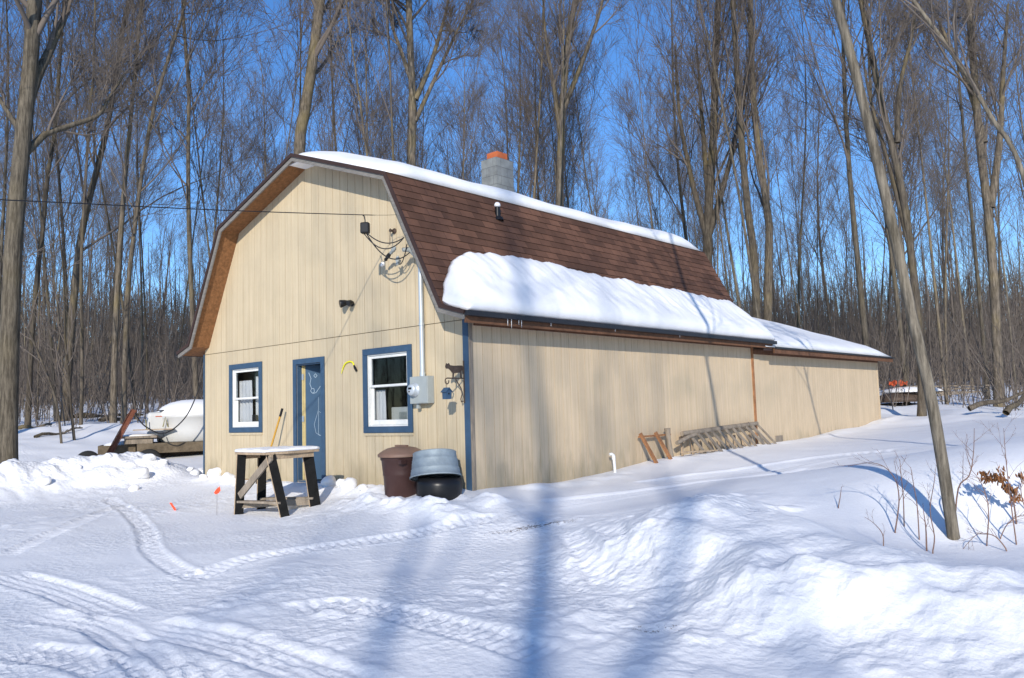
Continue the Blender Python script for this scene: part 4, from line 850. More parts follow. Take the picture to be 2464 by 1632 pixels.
g = MB(); g.lathe([(0, .12), (.3, .1), (.5, .05), (.55, 0), (.5, -.02), (0, -.02)], 24, tm_ @ Matrix.Translation((-1.62, -.1, .56)) @ Matrix.Diagonal((.8, .9, 1, 1)) @ Matrix.Diagonal((1, .75, 1, 1)), wob=lambda a_, z: .12*sin(3*a_+1)); tag(g.build('crate_snow', 'snow_soft'), 'soft heap of snow in the wooden crate on the trailer end', 'snow')
g = MB(); g.box(-1.6, -.75, -.85, -.05, .74, .79, tm_); g.box(-1.5, -.85, -.78, -.1, .60, .739, tm_); shl = g.build('plank_seat', 'old_wood'); tag(shl, 'small board bench resting on the trailer deck before the tank', 'bench')
g = MB(); g.lathe([(0, .05), (.3, .045), (.42, .02), (.43, 0), (0, 0)], 24, tm_ @ Matrix.Translation((-1.17, -.45, .791)) @ Matrix.Diagonal((1, .85, 1, 1))); tag(g.build('seat_snow', 'snow_soft'), 'thin snow on the small board bench of the trailer', 'snow')
g = MB(); g.box(-1.3, -.35, -.9, -.55, .93, .955, tm_); tag(g.build('loose_board', 'raw_wood'), 'loose board resting above the bench against the white tank', 'board')
g = MB(); P0, P1 = tl(-1.98, -.95, .06), tl(-1.28, -.85, 1.45); g.beam(P0, P1, .10, .05, up=(sd_.x, sd_.y, 0)); ib = g.build('steel_beam', 'rust'); tag(ib, 'rusty red steel beam leaning on the trailer in front of the tank', 'beam')
g = MB(); g.beam(P0-rr_*.07, P1-rr_*.07, .012, .12, up=(sd_.x, sd_.y, 0)); g.beam(P0+rr_*.07, P1+rr_*.07, .012, .12, up=(sd_.x, sd_.y, 0)); g.build('flange', 'rust', ib)
tk_ = empty('water_tank', tuple(tl(.15, 0, .6)), 'large round white plastic tank carried on the trailer, snow heaped on top', 'tank')
Mt = tm_ @ Matrix.Translation((.15, .1, .6)); g = MB(); g.lathe([(0, 0), (.90, 0), (.93, .03), (.95, .3), (.96, .62), (.975, .63), (.975, .68), (.95, .69), (.8, .78), (0, .82)], 48, Mt); g.build('tank_body', 'tank_white', tk_)
g = MB(); g.box(-1.0, -.45, -.45, .35, .70, 1.38, tm_); o_ = g.build('tank_shoulder', 'tank_white', tk_); bevel(o_, .09, 5)
g = MB(); g.box(-.80, -.56, -.462, -.452, 1.26, 1.28, tm_); g.build('orange_stripe', 'orange', tk_)
g = MB(); g.box(-.78, -.60, -.46, -.30, 1.41, 1.43, tm_); g.build('cap', 'black_plastic', tk_)
g = MB(); g.lathe([(.97, .0), (.975, .04), (.93, .13), (.82, .24), (.62, .34), (.35, .40), (0, .42)], 48, tm_ @ Matrix.Translation((.15, .1, 1.28)), wob=lambda a_, z: .012*sin(5*a_)+.01*sin(3*a_+2)); g.lathe([(.97, .0), (0, .0)], 48, tm_ @ Matrix.Translation((.15, .1, 1.28))); tag(g.build('tank_snow', 'snow_soft'), 'domed cap of snow on top of the round white tank', 'snow')
g = MB(); g.tube([tl(-.62, -.62, 1.0), tl(-.56, -.72, 1.25), tl(-.50, -.62, 1.0)], .014, 6); g.build('strap', 'olive_strap', tk_)
g = MB(); g.tube([tl(-1.0, -.6, .95), tl(-1.02, -.6, 1.2)], .014, 6); g.build('strap', 'olive_strap', tk_)
g = MB(); g.tube([tl(.72, -.62, 1.27), tl(.80, -.82, 1.15), tl(.78, -.92, .85), tl(.75, -.95, .75)], .03, 8); g.build('red_hose', 'orange', tk_)
eg = empty('small_pump', tuple(tl(.95, -.9, .62)), 'small black and yellow pump on the trailer by the barn corner', 'pump')
g = MB(); g.box(.82, 1.08, -.98, -.82, .62, .76, tm_); g.lathe([(0, 0), (.08, 0), (.08, .12), (0, .12)], 16, tm_ @ Matrix.Translation((.86, -.98, .72)) @ Matrix.Rotation(pi/2, 4, 'X')); g.build('pump_body', 'black_plastic', eg)
g = MB(); g.box(.84, 1.02, -.96, -.84, .765, .85, tm_); bevel(g.build('pump_cover', 'yellow', eg), .02)
g = MB(); pts = smooth_poly([tuple(atdist((x_/SQ, y_/SQ), 21.6+.05*k_)) for k_, (x_, y_) in enumerate(((325, 994), (336, 1012), (351, 1027), (383, 1043), (410, 1037), (439, 1013), (458, 985), (473, 950), (480, 930)))], 5); g.tube([Vector(p) for p in pts], .016, 6)
tag(g.build('slack_cable', 'dark_cable'), 'dark cable sagging in front of the white tank', 'cable')
# ------------------------------------------------------------------ snow chunks
def chunk(x, y, r, sd):
    z = H(x, y); bm = bmesh.new(); bmesh.ops.create_icosphere(bm, subdivisions=3, radius=r); rs = random.Random(sd)
    for v in bm.verts:
        n_ = fb1(v.co.x*1.0+sd*3.1, v.co.y+v.co.z*1.3, r*.8, sd)
        v.co *= 1+.35*n_; v.co.z *= .8
    me_ = bpy.data.meshes.new('snow_chunk'); bm.to_mesh(me_); bm.free(); me_.materials.append(MATS['snow_soft'])
    for p in me_.polygons: p.use_smooth = True
    o_ = bpy.data.objects.new('snow_chunk', me_); COL.objects.link(o_); o_.location = (x, y, z+r*.35); o_.rotation_euler = (0, 0, rs.uniform(0, 6)); return o_
for i, (qx, qy, r) in enumerate([(345,1062,.13),(325,1098,.18),(378,1070,.1),(466,1092,.12),(452,1094,.1),(497,1098,.17),(527,1110,.15),(548,1115,.1),(470,1103,.07),(440,1085,.08),(250,1056,.08),(180,1080,.08),(100,1120,.13),(805,1125,.14),(790,1120,.1),(1020,1135,.13),(995,1140,.12),(760,1120,.15),(840,1130,.08),(310,1130,.1)]):
    p = ground_at((qx, qy+4), H); o_ = chunk(p[0], p[1], r*.9, 100+i)
    left = qx < 400
    tag(o_, ('large' if r > .13 else 'middling' if r > .09 else 'small')+(' loose white lump of ploughed snow on the left berm' if left else ' loose white snow lump by the left barn corner' if qx < 600 else ' loose white snow lump between the door and trash can' if qx < 900 else ' loose white snow lump in front of the bins'), 'snow lump', 'snow lumps on the left berm' if left else 'snow lumps along the front wall')
# ------------------------------------------------------------------ trees
def tubes(P, R, sides):
    "P (n,k,3) R (n,k) -> verts, quads"
    n, k, _ = P.shape; d = np.empty_like(P); d[:, 1:-1] = P[:, 2:]-P[:, :-2]; d[:, 0] = P[:, 1]-P[:, 0]; d[:, -1] = P[:, -1]-P[:, -2]
    d /= np.linalg.norm(d, axis=2, keepdims=True)+1e-9
    ref = np.where(np.abs(d[:, :1, 2:3]) < .8, np.array([0, 0, 1.]), np.array([1., 0, 0])); ref = np.broadcast_to(ref, P.shape)
    a = np.cross(d, ref); a /= np.linalg.norm(a, axis=2, keepdims=True)+1e-9; b = np.cross(a, d)
    an = np.arange(sides)*2*pi/sides
    V = P[:, :, None, :]+R[:, :, None, None]*(a[:, :, None, :]*np.cos(an)[None, None, :, None]+b[:, :, None, :]*np.sin(an)[None, None, :, None])
    i = np.arange(n*k*sides).reshape(n, k, sides); j = np.roll(i, -1, axis=2)
    F = np.stack([i[:, :-1], j[:, :-1], j[:, 1:], i[:, 1:]], -1).reshape(-1, 4)
    return V.reshape(-1, 3), F
def mesh_np(name, parts, m):
    off = 0; Vs = []; Fs = []
    for V, F in parts: Vs.append(V); Fs.append(F+off); off += len(V)
    V = np.concatenate(Vs); F = np.concatenate(Fs); me_ = bpy.data.meshes.new(name)
    me_.vertices.add(len(V)); me_.vertices.foreach_set('co', V.ravel()); me_.loops.add(F.size); me_.loops.foreach_set('vertex_index', F.ravel().astype(np.int32))
    me_.polygons.add(len(F)); me_.polygons.foreach_set('loop_start', np.arange(0, F.size, 4)); me_.polygons.foreach_set('use_smooth', np.ones(len(F), bool)); me_.update()
    me_.materials.append(MATS[m]); return me_
def lerp_poly(P, R, t):
    "P (m,k,3), idx, t -> point, tangent, radius"
    k = P.shape[1]; u = np.clip(t, 0, .9999)*(k-1); i = u.astype(int); f = (u-i)[:, None]; ar = np.arange(len(P))
    return P[ar, i]*(1-f)+P[ar, i+1]*f, P[ar, i+1]-P[ar, i], R[ar, i]*(1-f[:, 0])+R[ar, i+1]*f[:, 0]
def grow(rs, P, R, cnt, t0, t1, lenf, ang, up, rf, k, wob, rmin, lenabs=None, ptaper=.6):
    "children for each branch of P"
    n = len(P); par = np.repeat(np.arange(n), cnt); m_ = len(par); t = t0+(t1-t0)*((np.tile(np.arange(cnt), n)+rs.rand(m_))/cnt)
    st, tg, rr = lerp_poly(P[par], R[par], t); tg = tg/(np.linalg.norm(tg, axis=1, keepdims=True)+1e-9)
    pl = np.linalg.norm(np.diff(P[par], axis=1), axis=2).sum(1)
    L = pl*lenf*(1-ptaper*t)*(.6+.8*rs.rand(m_)) if lenabs is None else lenabs*(.55+.9*rs.rand(m_))
    az = rs.rand(m_)*2*pi; rn = rs.randn(m_, 3); rn -= tg*(rn*tg).sum(1, keepdims=True); rn /= np.linalg.norm(rn, axis=1, keepdims=True)+1e-9
    A = ang*(.65+.7*rs.rand(m_)); d = tg*np.cos(A)[:, None]+rn*np.sin(A)[:, None]
    Q = np.empty((m_, k, 3)); Q[:, 0] = st; cur = st.copy()
    for i in range(1, k):
        d = d+np.array([0, 0, up/(k-1)])+rs.randn(m_, 3)*wob; d /= np.linalg.norm(d, axis=1, keepdims=True); cur = cur+d*(L/(k-1))[:, None]; Q[:, i] = cur
    r0 = np.maximum(np.minimum(rr*rf, rr*.9), rmin); RR = r0[:, None]*(1-np.linspace(0, .75, k)[None])+0; RR = np.maximum(RR, rmin*.6)
    return Q, RR
def tree_meshes(seed, P, R, fb=.35, n1=16, n2=7, n3=6, n4=4, sides=8, l1=.36, ang1=.75, up1=.5, tw=.007, bark='bark', tmax=.98, l4=.7, limbs=(), rf1=.42):
    rs = np.random.RandomState(seed); P = np.array(P, float)[None]; R = np.array(R, float)[None]
    trunk = mesh_np('trunk', [tubes(P, R, sides)]+[tubes(np.array(p)[None], np.array(r_)[None], 10) for p, r_ in limbs], bark)
    B1, R1 = grow(rs, P, R, n1, fb, tmax, l1, ang1, up1, rf1, 8, .10, .016, ptaper=.55)
    for p, r_ in limbs:
        Bx, Rx = grow(rs, np.array(p)[None], np.array(r_)[None], 7, .3, 1., .45, .6, .4, .5, 8, .12, .012, ptaper=.4); B1 = np.concatenate([B1, Bx]); R1 = np.concatenate([R1, Rx])
    B2, R2 = grow(rs, B1, R1, n2, .2, 1., .52, .55, .3, .5, 6, .07, .010)
    B3, R3 = grow(rs, B2, R2, n3, .1, 1., .6, .55, .2, .5, 4, .07, tw*1.15)
    parts = [tubes(B1, R1, 6), tubes(B2, R2, 4), tubes(B3, R3, 3)]
    if n4:
        B4, R4 = grow(rs, B3, R3, n4, .1, 1., .5, .5, .15, .6, 3, .08, tw, lenabs=l4); parts.append(tubes(B4, R4, 3))
    # fine twigs straight from the trunk top and limbs
    return trunk, mesh_np('crown', parts, 'twigs')
def mk_tree(name, meshes, loc, rz, sc, label, group, cat='tree'):
    o_ = bpy.data.objects.new(name, None); COL.objects.link(o_); o_.location = loc; o_.rotation_euler = (random.uniform(-.03, .03), random.uniform(-.03, .03), rz); o_.scale = (sc, sc, sc); tag(o_, label, cat, group)
    for nm, m_ in zip(('trunk', 'crown'), meshes):
        c_ = bpy.data.objects.new(nm, m_); COL.objects.link(c_); c_.parent = o_
    return o_
def copy_tree(root, loc, rz, sc, label, group):
    r = root.copy(); COL.objects.link(r); r.location = loc; r.rotation_euler = (random.uniform(-.05, .05), random.uniform(-.05, .05), rz); r.scale = (sc*random.uniform(.85, 1.1),)*2+(sc,); r['label'] = label; r['group'] = group
    for ch_ in list(root.children):
        c_ = ch_.copy(); COL.objects.link(c_); c_.parent = r
    return r
def syn_trunk(rs, Hh, r0, k=12, lean=.045, wob=.4):
    t = np.linspace(0, 1, k); ax = rs.randn(2)*lean*Hh; w1 = rs.randn(2); ph = rs.rand(2)*6
    x = ax[0]*t+w1[0]*wob*np.sin(t*4+ph[0])*t; y = ax[1]*t+w1[1]*wob*np.sin(t*3.5+ph[1])*t
    R = r0*(1-t*.88)**.9; R[0] = r0*1.25; P = np.c_[x, y, t*Hh-.15*(t == 0)]
    return P, R
ARCH = []
specs = [(22, .10, .42, 15, 6, 6, 4), (24, .115, .38, 17, 6, 6, 4), (20, .065, .45, 13, 6, 6, 4), (25, .145, .35, 19, 6, 6, 4), (19, .05, .4, 13, 6, 5, 4), (23, .08, .5, 14, 7, 6, 4), (17, .042, .35, 13, 5, 5, 4), (26, .13, .4, 19, 6, 6, 4), (14, .032, .3, 12, 5, 5, 3), (21, .062, .45, 15, 6, 6, 4)]
for i, (Hh, r0, fb, n1, n2, n3, n4) in enumerate(specs):
    rs = np.random.RandomState(50+i); P, R = syn_trunk(rs, Hh, r0); ARCH.append(tree_meshes(200+i, P, R, fb=fb, n1=n1, n2=n2, n3=n3, n4=2, sides=8, l1=.34, ang1=.42+.12*(i % 3), up1=.45, tw=.0050, l4=.8, bark='bark' if i % 3 else 'bark_grey'))
FWD = math.atan2(F_.y, F_.x)
def free_spot(x, y):
    if -3 < x < 9.8 and -2.5 < y < 19.5: return False
    if x > 7 and y < 21 - .2*(x-7) and y > -8: return False
    if y < 4.5 and x > -13: return False
    if -11 < x < 0 and y < 7.5: return False
    return True
groups = {'L': ('slender bare tree standing in the woods left of the barn', 'bare trees in the woods left of the barn'), 'C': ('bare tree rising behind the barn roof', 'bare trees behind the barn roof'), 'R': ('bare tree in the woods right of the barn addition', 'bare trees in the woods right of the barn')}
LAND = [(60, 'behind the thick trunk at the left edge'), (180, 'just right of the thick left trunk'), (300, 'in the left woods, left of the trailer'), (400, 'above the trailer crate'), (480, 'above the white tank by the left eave'), (600, 'behind the left roof slope'), (700, 'left of the roof peak'), (850, 'behind the front of the ridge snow'), (1000, 'behind the ridge snow, left of the chimney'), (1130, 'close left of the chimney'), (1300, 'close right of the chimney'), (1450, 'behind the middle of the ridge'), (1600, 'behind the far end of the ridge snow'), (1750, 'behind the start of the addition'), (1900, 'above the middle of the addition roof'), (2060, 'above the far corner of the addition'), (2200, 'behind the leaning grey tree'), (2300, 'above the fallen branches at the right'), (9999, 'at the right edge of the woods')]
def where(qx, r, r0):
    return ('stout ' if r0 > .11 else 'slim ' if r0 < .06 else 'medium ')+'bare tree '+[b for a, b in LAND if qx < a][0]+(', near row' if r < 40 else ', middle distance' if r < 65 else ', far off')
roots = [None]*len(ARCH); placed = []; tries = 0
rs = random.Random(3)
while len(placed) < 225 and tries < 20000:
    tries += 1; a_ = FWD+radians(rs.uniform(-37, 37)); r = 23+72*rs.random()
    x = CP[0]+cos(a_)*r; y = CP[1]+sin(a_)*r
    if not free_spot(x, y) or any((x-p[0])**2+(y-p[1])**2 < (1.1+r*.008)**2 for p in placed): continue
    placed.append((x, y)); da = math.degrees(a_-FWD); qx = 1183-math.tan(math.radians(da))*1903; key = 'L' if qx < 600 else ('R' if qx >= 1750 else 'C')
    i = rs.choice([0, 0, 2, 2, 3, 4, 4, 4, 5, 6, 6, 6, 1, 8, 8, 9, 9, 2, 5, 4]); sc = rs.uniform(.75, 1.12); lab, grp = groups[key]; lab = where(qx, r, specs[i][1]); loc = (x, y, gz1(x, y)-.02)
    if roots[i] is None: roots[i] = mk_tree('bare_tree', ARCH[i], loc, rs.uniform(0, 6.28), sc, lab, grp)
    else: copy_tree(roots[i], loc, rs.uniform(0, 6.28), sc, lab, grp)
# look-alikes in one stretch of the woods are told apart by their order
_by = {}
for o_ in COL.objects:
    if o_.name.startswith('bare_tree') and o_.get('label'): _by.setdefault(o_['label'], []).append(o_)
_ORD = ['leftmost', 'second from left', 'third from left', 'fourth from left', 'fifth from left', 'sixth from left', 'seventh from left', 'eighth from left', 'ninth from left', 'tenth from left']
for lb_0, lst in _by.items():
    if len(lst) > 1:
        lst.sort(key=lambda o_: -math.atan2(o_.location.y-CP[1], o_.location.x-CP[0]))
        for k_, o_ in enumerate(lst): o_['label'] = lb_0.replace(', middle distance', ', midway').replace(', near row', ', near').replace(', far off', ', far')+', '+_ORD[min(k_, 9)]
# hero trees traced at their own distance
def hero(name, label, pts, dist, wpx, Htot, seed, group=None, bark='bark', fb=.4, limbs=(), **kw):
    base = atdist(pts[0], dist); n_ = np.array([base[0]-CP[0], base[1]-CP[1], 0]); n_ /= np.linalg.norm(n_); P = []
    for q in pts:
        d = ray(q); t_ = np.dot(base-CP, n_)/np.dot(d, n_); P.append(CP+d*t_)
    P = [np.array(p) for p in smooth_poly(P, 4)]; g0 = gz1(P[0][0], P[0][1])
    if P[0][2] > g0-.1:
        d = P[0]-P[2]; d /= abs(d[2]); P.insert(0, P[0]+d*(P[0][2]-g0+.15))
    top = P[-1]; d = P[-1]-P[-3]; d /= np.linalg.norm(d); h_ = top[2]-g0; k = 0
    while P[-1][2]-g0 < Htot: d = d+np.array([0, 0, .10])+np.random.RandomState(seed+k).randn(3)*.05; d /= np.linalg.norm(d); P.append(P[-1]+d*1.0); k += 1
    P = np.array(P); s = np.r_[0, np.cumsum(np.linalg.norm(np.diff(P, axis=0), axis=1))]; t_ = s/s[-1]
    r0 = wpx*SQ/CAM['f']*dist/2*(.85 if dist > 20 else 1); R = r0*np.maximum(.05, (1-t_)**.75 if kw.get('tap') is None else (1-t_*kw['tap'])); kw.pop('tap', None); R[0] *= 1.25; R[1] *= 1.05
    o0 = P[0].copy(); o0[2] = g0; P = P-o0; LB = []
    for pq, w_ in limbs:
        Lp = []
        for i, q in enumerate(pq):
            d = ray(q); t_ = np.dot(base-CP, n_)/np.dot(d, n_); Lp.append(CP+d*t_+n_*.12*i)
        Lp = np.array(smooth_poly(Lp, 4))-o0; LB.append((Lp, w_*SQ/CAM['f']*dist/2*(1-np.linspace(0, .75, len(Lp)))))
    mm_ = tree_meshes(seed, P, R, fb=fb, sides=14, bark=bark, limbs=LB, **kw)
    o_ = mk_tree(name, mm_, tuple(o0), 0, 1, label, group); o_.rotation_euler = (0, 0, 0); return o_, P+o0, R
hero('maple_tree', 'thick grey trunk at the left edge of the photo, forking near the top', [(16, 1052), (22, 800), (28, 640), (36, 500), (52, 330), (70, 150), (80, 0)], 19.5, 38, 19, 901, fb=.62, bark='bark_dark', n1=9, n2=4, n3=4, n4=3, tw=.005, tap=.5, limbs=[([(66, 230), (88, 165), (105, 130), (128, 75), (155, 10), (170, -60), (175, -200)], 25), ([(52, 360), (85, 325), (112, 300), (170, 277), (232, 250), (258, 205), (300, 140)], 17), ([(50, 310), (-10, 210), (-60, 120)], 12)])
hero('maple_tree', 'massive brown trunk rising behind the left end of the barn ridge', [(690, 700), (692, 350), (706, 250), (724, 130), (740, 0)], 30, 38, 24, 903, fb=.42, tap=.5)
hero('maple_tree', 'tall straight grey-brown trunk behind the ridge, left of the chimney', [(958, 700), (952, 400), (954, 250), (948, 100), (945, 0)], 31, 27, 24, 904, fb=.5, tap=.5, limbs=[([(960, 230), (990, 160), (1015, 80), (1035, 0), (1040, -80)], 14), ([(960, 280), (1000, 190), (1060, 60), (1100, -20)], 12), ([(948, 180), (925, 110), (905, 50), (895, -30)], 12)])
hero('maple_tree', 'rough-barked trunk with fanning limbs just right of the chimney', [(1292, 700), (1294, 450), (1298, 300), (1310, 120), (1330, 0)], 33, 27, 24, 905, fb=.4, n1=16, n2=6, n3=5, n4=3, rf1=.32, ang1=.35, tap=.6, limbs=[([(1296, 320), (1280, 200), (1262, 90), (1255, -20)], 14), ([(1300, 260), (1350, 130), (1390, 10), (1400, -60)], 14)])
hero('maple_tree', 'broad many-limbed tree behind the far end of the barn roof', [(1640, 850), (1636, 600), (1640, 450), (1650, 300), (1652, 150)], 36, 29, 23, 906, fb=.32, n1=16, n2=6, n3=5, n4=3, rf1=.3, ang1=.32, tap=.6, limbs=[([(1638, 560), (1600, 420), (1570, 260), (1560, 100)], 16), ([(1640, 540), (1680, 400), (1720, 230), (1740, 60)], 16), ([(1640, 500), (1625, 300), (1610, 100)], 15)])
hero('maple_tree', 'light brown twin trunk, the left one, behind the addition roof', [(1752, 900), (1745, 620), (1728, 480), (1712, 300), (1700, 100)], 34, 24, 22, 907, fb=.38, n1=14, n2=6, n3=5, n4=3, rf1=.3, ang1=.35, tap=.6)
hero('maple_tree', 'mossy brown twin trunk, the right one, behind the addition roof', [(1776, 900), (1775, 700), (1778, 540), (1775, 500)], 34.5, 26, 18, 908, fb=.45, n1=12, n2=6, n3=5, n4=3, rf1=.35, ang1=.35, tap=.6)
hero('leaning_tree', 'smooth grey trunk leaning left across the right side in the foreground', [(2207, 1262), (2180, 1080), (2148, 900), (2110, 740), (2062, 520), (2020, 340), (1975, 160), (1932, 0)], 8.55, 23.5, 12.5, 909, fb=.78, bark='bark_near', n1=5, n2=4, n3=4, n4=3, tap=.42, l1=.24, tw=.004, ang1=.5, rf1=.3)
hero('maple_tree', 'brown trunk with mossy patches directly behind the leaning grey tree', [(2131, 940), (2128, 800), (2110, 620), (2085, 440), (2040, 250), (2010, 100), (1990, 0)], 27, 20, 20, 910, n2=6, n3=5, n4=3, rf1=.33, limbs=[([(2100, 560), (2060, 400), (2010, 220), (1990, 100)], 12), ([(2075, 330), (2080, 200), (2110, 60), (2120, -50)], 12)], fb=.38, n1=14, ang1=.45, tap=.5)
hero('maple_tree', 'dark thick trunk standing in snow near the right edge', [(2309, 915), (2300, 700), (2285, 500), (2262, 300), (2240, 0)], 32, 22, 24, 911, n2=6, n3=5, n4=3, rf1=.33, limbs=[([(2290, 480), (2310, 330), (2320, 150), (2330, 0)], 16), ([(2275, 330), (2240, 200), (2190, 90), (2150, 0)], 14)], fb=.4, n1=14, ang1=.4, tap=.5)
hero('young_tree', 'thin pale trunk slanting up to the left at the right edge', [(2480, 900), (2367, 410), (2290, 270), (2220, 150), (2110, 0)], 13, 11, 13, 912, fb=.4, bark='bark_near', n1=10, n2=5, n3=5, n4=4, tap=.6, ang1=.5, tw=.005)
hero('young_tree', 'pale slim birch-like trunk between the addition and the leaning tree', [(2092, 880), (2083, 780), (2062, 600), (2040, 450), (2020, 300)], 33, 13, 18, 913, fb=.3, tap=.7, bark='bark_grey')
for i, (pts, dd, wd, lb) in enumerate([([(186, 1010), (190, 850), (188, 600), (205, 300)], 29, 9, 'slim straight yellowish trunk in the snow nearest right of the left tree'), ([(285, 1000), (290, 800), (300, 620), (345, 300), (400, 100)], 29, 13, 'grey trunk directly left of the trailer crate'), ([(455, 940), (440, 620), (435, 420), (437, 200)], 30, 14, 'trunk seen just above the white tank and left eave'), ([(65, 960), (75, 760), (90, 600)], 31, 13, 'dark trunk close behind the thick left tree'), ([(150, 960), (158, 850), (185, 560), (240, 330), (265, 200)], 33, 20, 'dark leaning trunk in the left woods slanting to the right'), ([(145, 1060), (130, 930), (90, 820), (45, 720)], 26, 6, 'thin bare sapling leaning left in the snow of the left woods'), ([(175, 1050), (165, 950), (158, 860), (150, 780)], 26.5, 7, 'thin sapling standing before the dark leaning trunk')]):
    hero('bare_tree', lb, pts, dd, wd, 19 if i < 5 else 6, 930+i, fb=.35, n1=14 if i < 5 else 9, n2=6 if i < 5 else 3, n3=6 if i < 5 else 3, n4=4 if i < 5 else 0, tap=.6)
# long limb of the left tree
# trees behind the photographer, whose shadows fall over the yard
def behind(q, back, meshes, label, rz=0, sc=1.):
    p = ground_at(q); x = p[0]-SD.x/math.hypot(SD.x, SD.y)*back; y = p[1]-SD.y/math.hypot(SD.x, SD.y)*back
    o_ = mk_tree('maple_tree', meshes, (x, y, -.5), rz, sc, label, 'trees behind the viewer'); o_.rotation_euler = (0, 0, rz); return o_
rs = np.random.RandomState(77); P = np.array([(0, 0, -.1), (.05, 0, 4), (0, .05, 8), (.05, 0, 11), (.12, 0, 13), (.05, 0, 15), (0, 0, 18), (-.1, .1, 23)]); R = np.array([.16, .13, .10, .09, .085, .06, .045, .02]); P[:, :2] -= np.clip(P[:, 2:]-9.3, 0, 99)*.085*np.array([[.75, .66]])
def lb_(P3, r_): Q = np.array(smooth_poly(P3, 4)); return Q, r_*(1-np.linspace(0, .75, len(Q)))
mA = tree_meshes(501, P, R, limbs=[lb_([(0, 0, 7.9), (-.7, -.5, 9.4), (-1.1, -.9, 11.5), (-1.9, -1.6, 15)], .07), lb_([(0, 0, 8.6), (.6, .5, 10), (.9, .8, 12), (1.1, 1.1, 15.5)], .075), lb_([(-.1, -.1, 11), (-.8, -.3, 12.5), (-1.3, -.8, 16)], .06)], up1=.6, fb=.45, n1=5, n2=2, n3=2, n4=0, sides=10, l1=.36, ang1=.6, tw=.01)
behind((1240, 1590), 28, mA, 'tall forked tree behind the viewer, to the sunny side', 0, 1.25)
mB = tree_meshes(502, *syn_trunk(np.random.RandomState(5), 22, .11), fb=.42, n1=12, n2=5, n3=4, n4=0, sides=8, l1=.38, ang1=.6, tw=.010)
mC = tree_meshes(503, *syn_trunk(np.random.RandomState(9), 21, .10), fb=.35, n1=12, n2=5, n3=4, n4=0, sides=8, l1=.42, ang1=.7, tw=.010)
for k, (q, back, mm_, rz) in enumerate((((300, 1520), 42, mC, 0), ((1560, 1700), 44, mB, 1.5))):
    behind(q, back, mm_, 'bare tree behind the viewer casting branch shadows on the yard', rz)
for (x, y, i) in ((-8.5, -4, 3), (-12, -4.5, 5), (-16, -3, 1), (-5.5, -8, 0), (-11, -9, 3), (-20, -6, 2), (-3, -13, 5)):
    copy_tree(roots[i], (x, y, gz1(x, y)-.05), i*1.1, 1., 'bare tree outside the left of the view, '+('nearest the barn' if x > -4 else 'close to the yard edge' if x > -7 else 'behind the thick left trunk' if x > -10 else 'deeper in the left woods'), 'trees left of the view')
# ------------------------------------------------------------------ far woods (uncountable)
rs = np.random.RandomState(5); n = 9000
an = FWD+np.radians(rs.uniform(-40, 40, n)); r = 48+rs.rand(n)**.8*80; x = CP[0]+np.cos(an)*r; y = CP[1]+np.sin(an)*r; z = h0(x, y)
hh = r*np.where(rs.rand(n) < .05, rs.uniform(.13, .22, n), rs.uniform(.04, .12, n)); k = 5; t = np.linspace(0, 1, k)
P = np.zeros((n, k, 3)); ln = rs.randn(n, 2)*.06
P[:, :, 0] = x[:, None]+ln[:, :1]*hh[:, None]*t+rs.randn(n, k)*.08; P[:, :, 1] = y[:, None]+ln[:, 1:]*hh[:, None]*t+rs.randn(n, k)*.08; P[:, :, 2] = z[:, None]+hh[:, None]*t
R = (rs.uniform(.02, .07, n)*hh/9)[:, None]*(1-.85*t)[None]+.006
B1, R1 = grow(rs, P, R, 9, .2, 1., .28, .6, .4, .45, 4, .12, .012); B2, R2 = grow(rs, B1, R1, 4, .2, 1., .5, .6, .3, .6, 3, .12, .011)
n = 1500; an = FWD+np.radians(rs.uniform(50, 310, n)); r = 60+rs.rand(n)*60; x = CP[0]+np.cos(an)*r; y = CP[1]+np.sin(an)*r; z = h0(x, y); hh = r*rs.uniform(.08, .2, n); Pb = np.zeros((n, k, 3)); Pb[:, :, 0] = x[:, None]+rs.randn(n, k)*.1; Pb[:, :, 1] = y[:, None]+rs.randn(n, k)*.1; Pb[:, :, 2] = z[:, None]+hh[:, None]*t; Rb = (rs.uniform(.05, .15, n))[:, None]*(1-.85*t)[None]+.006
C1, S1 = grow(rs, Pb, Rb, 9, .2, 1., .28, .6, .4, .45, 4, .12, .02); C2_, S2 = grow(rs, C1, S1, 3, .2, 1., .5, .6, .3, .6, 3, .12, .015)
ofb = bpy.data.objects.new('woodland_behind', mesh_np('woodland_behind', [tubes(Pb, Rb, 4), tubes(C1, S1, 3), tubes(C2_, S2, 3)], 'far_twigs')); COL.objects.link(ofb); tag(ofb, 'unseen bare woods added behind the viewer for dark window reflections', 'woods', kind='stuff')  # out-of-view woods added to darken window reflections and shape ambient light
mef = mesh_np('far_woodland', [tubes(P, R, 4), tubes(B1, R1, 3), tubes(B2, R2, 3)], 'far_twigs'); of = bpy.data.objects.new('far_woodland', mef); COL.objects.link(of); tag(of, 'brown mass of distant bare woods closing the view behind the barn', 'woods', kind='stuff')
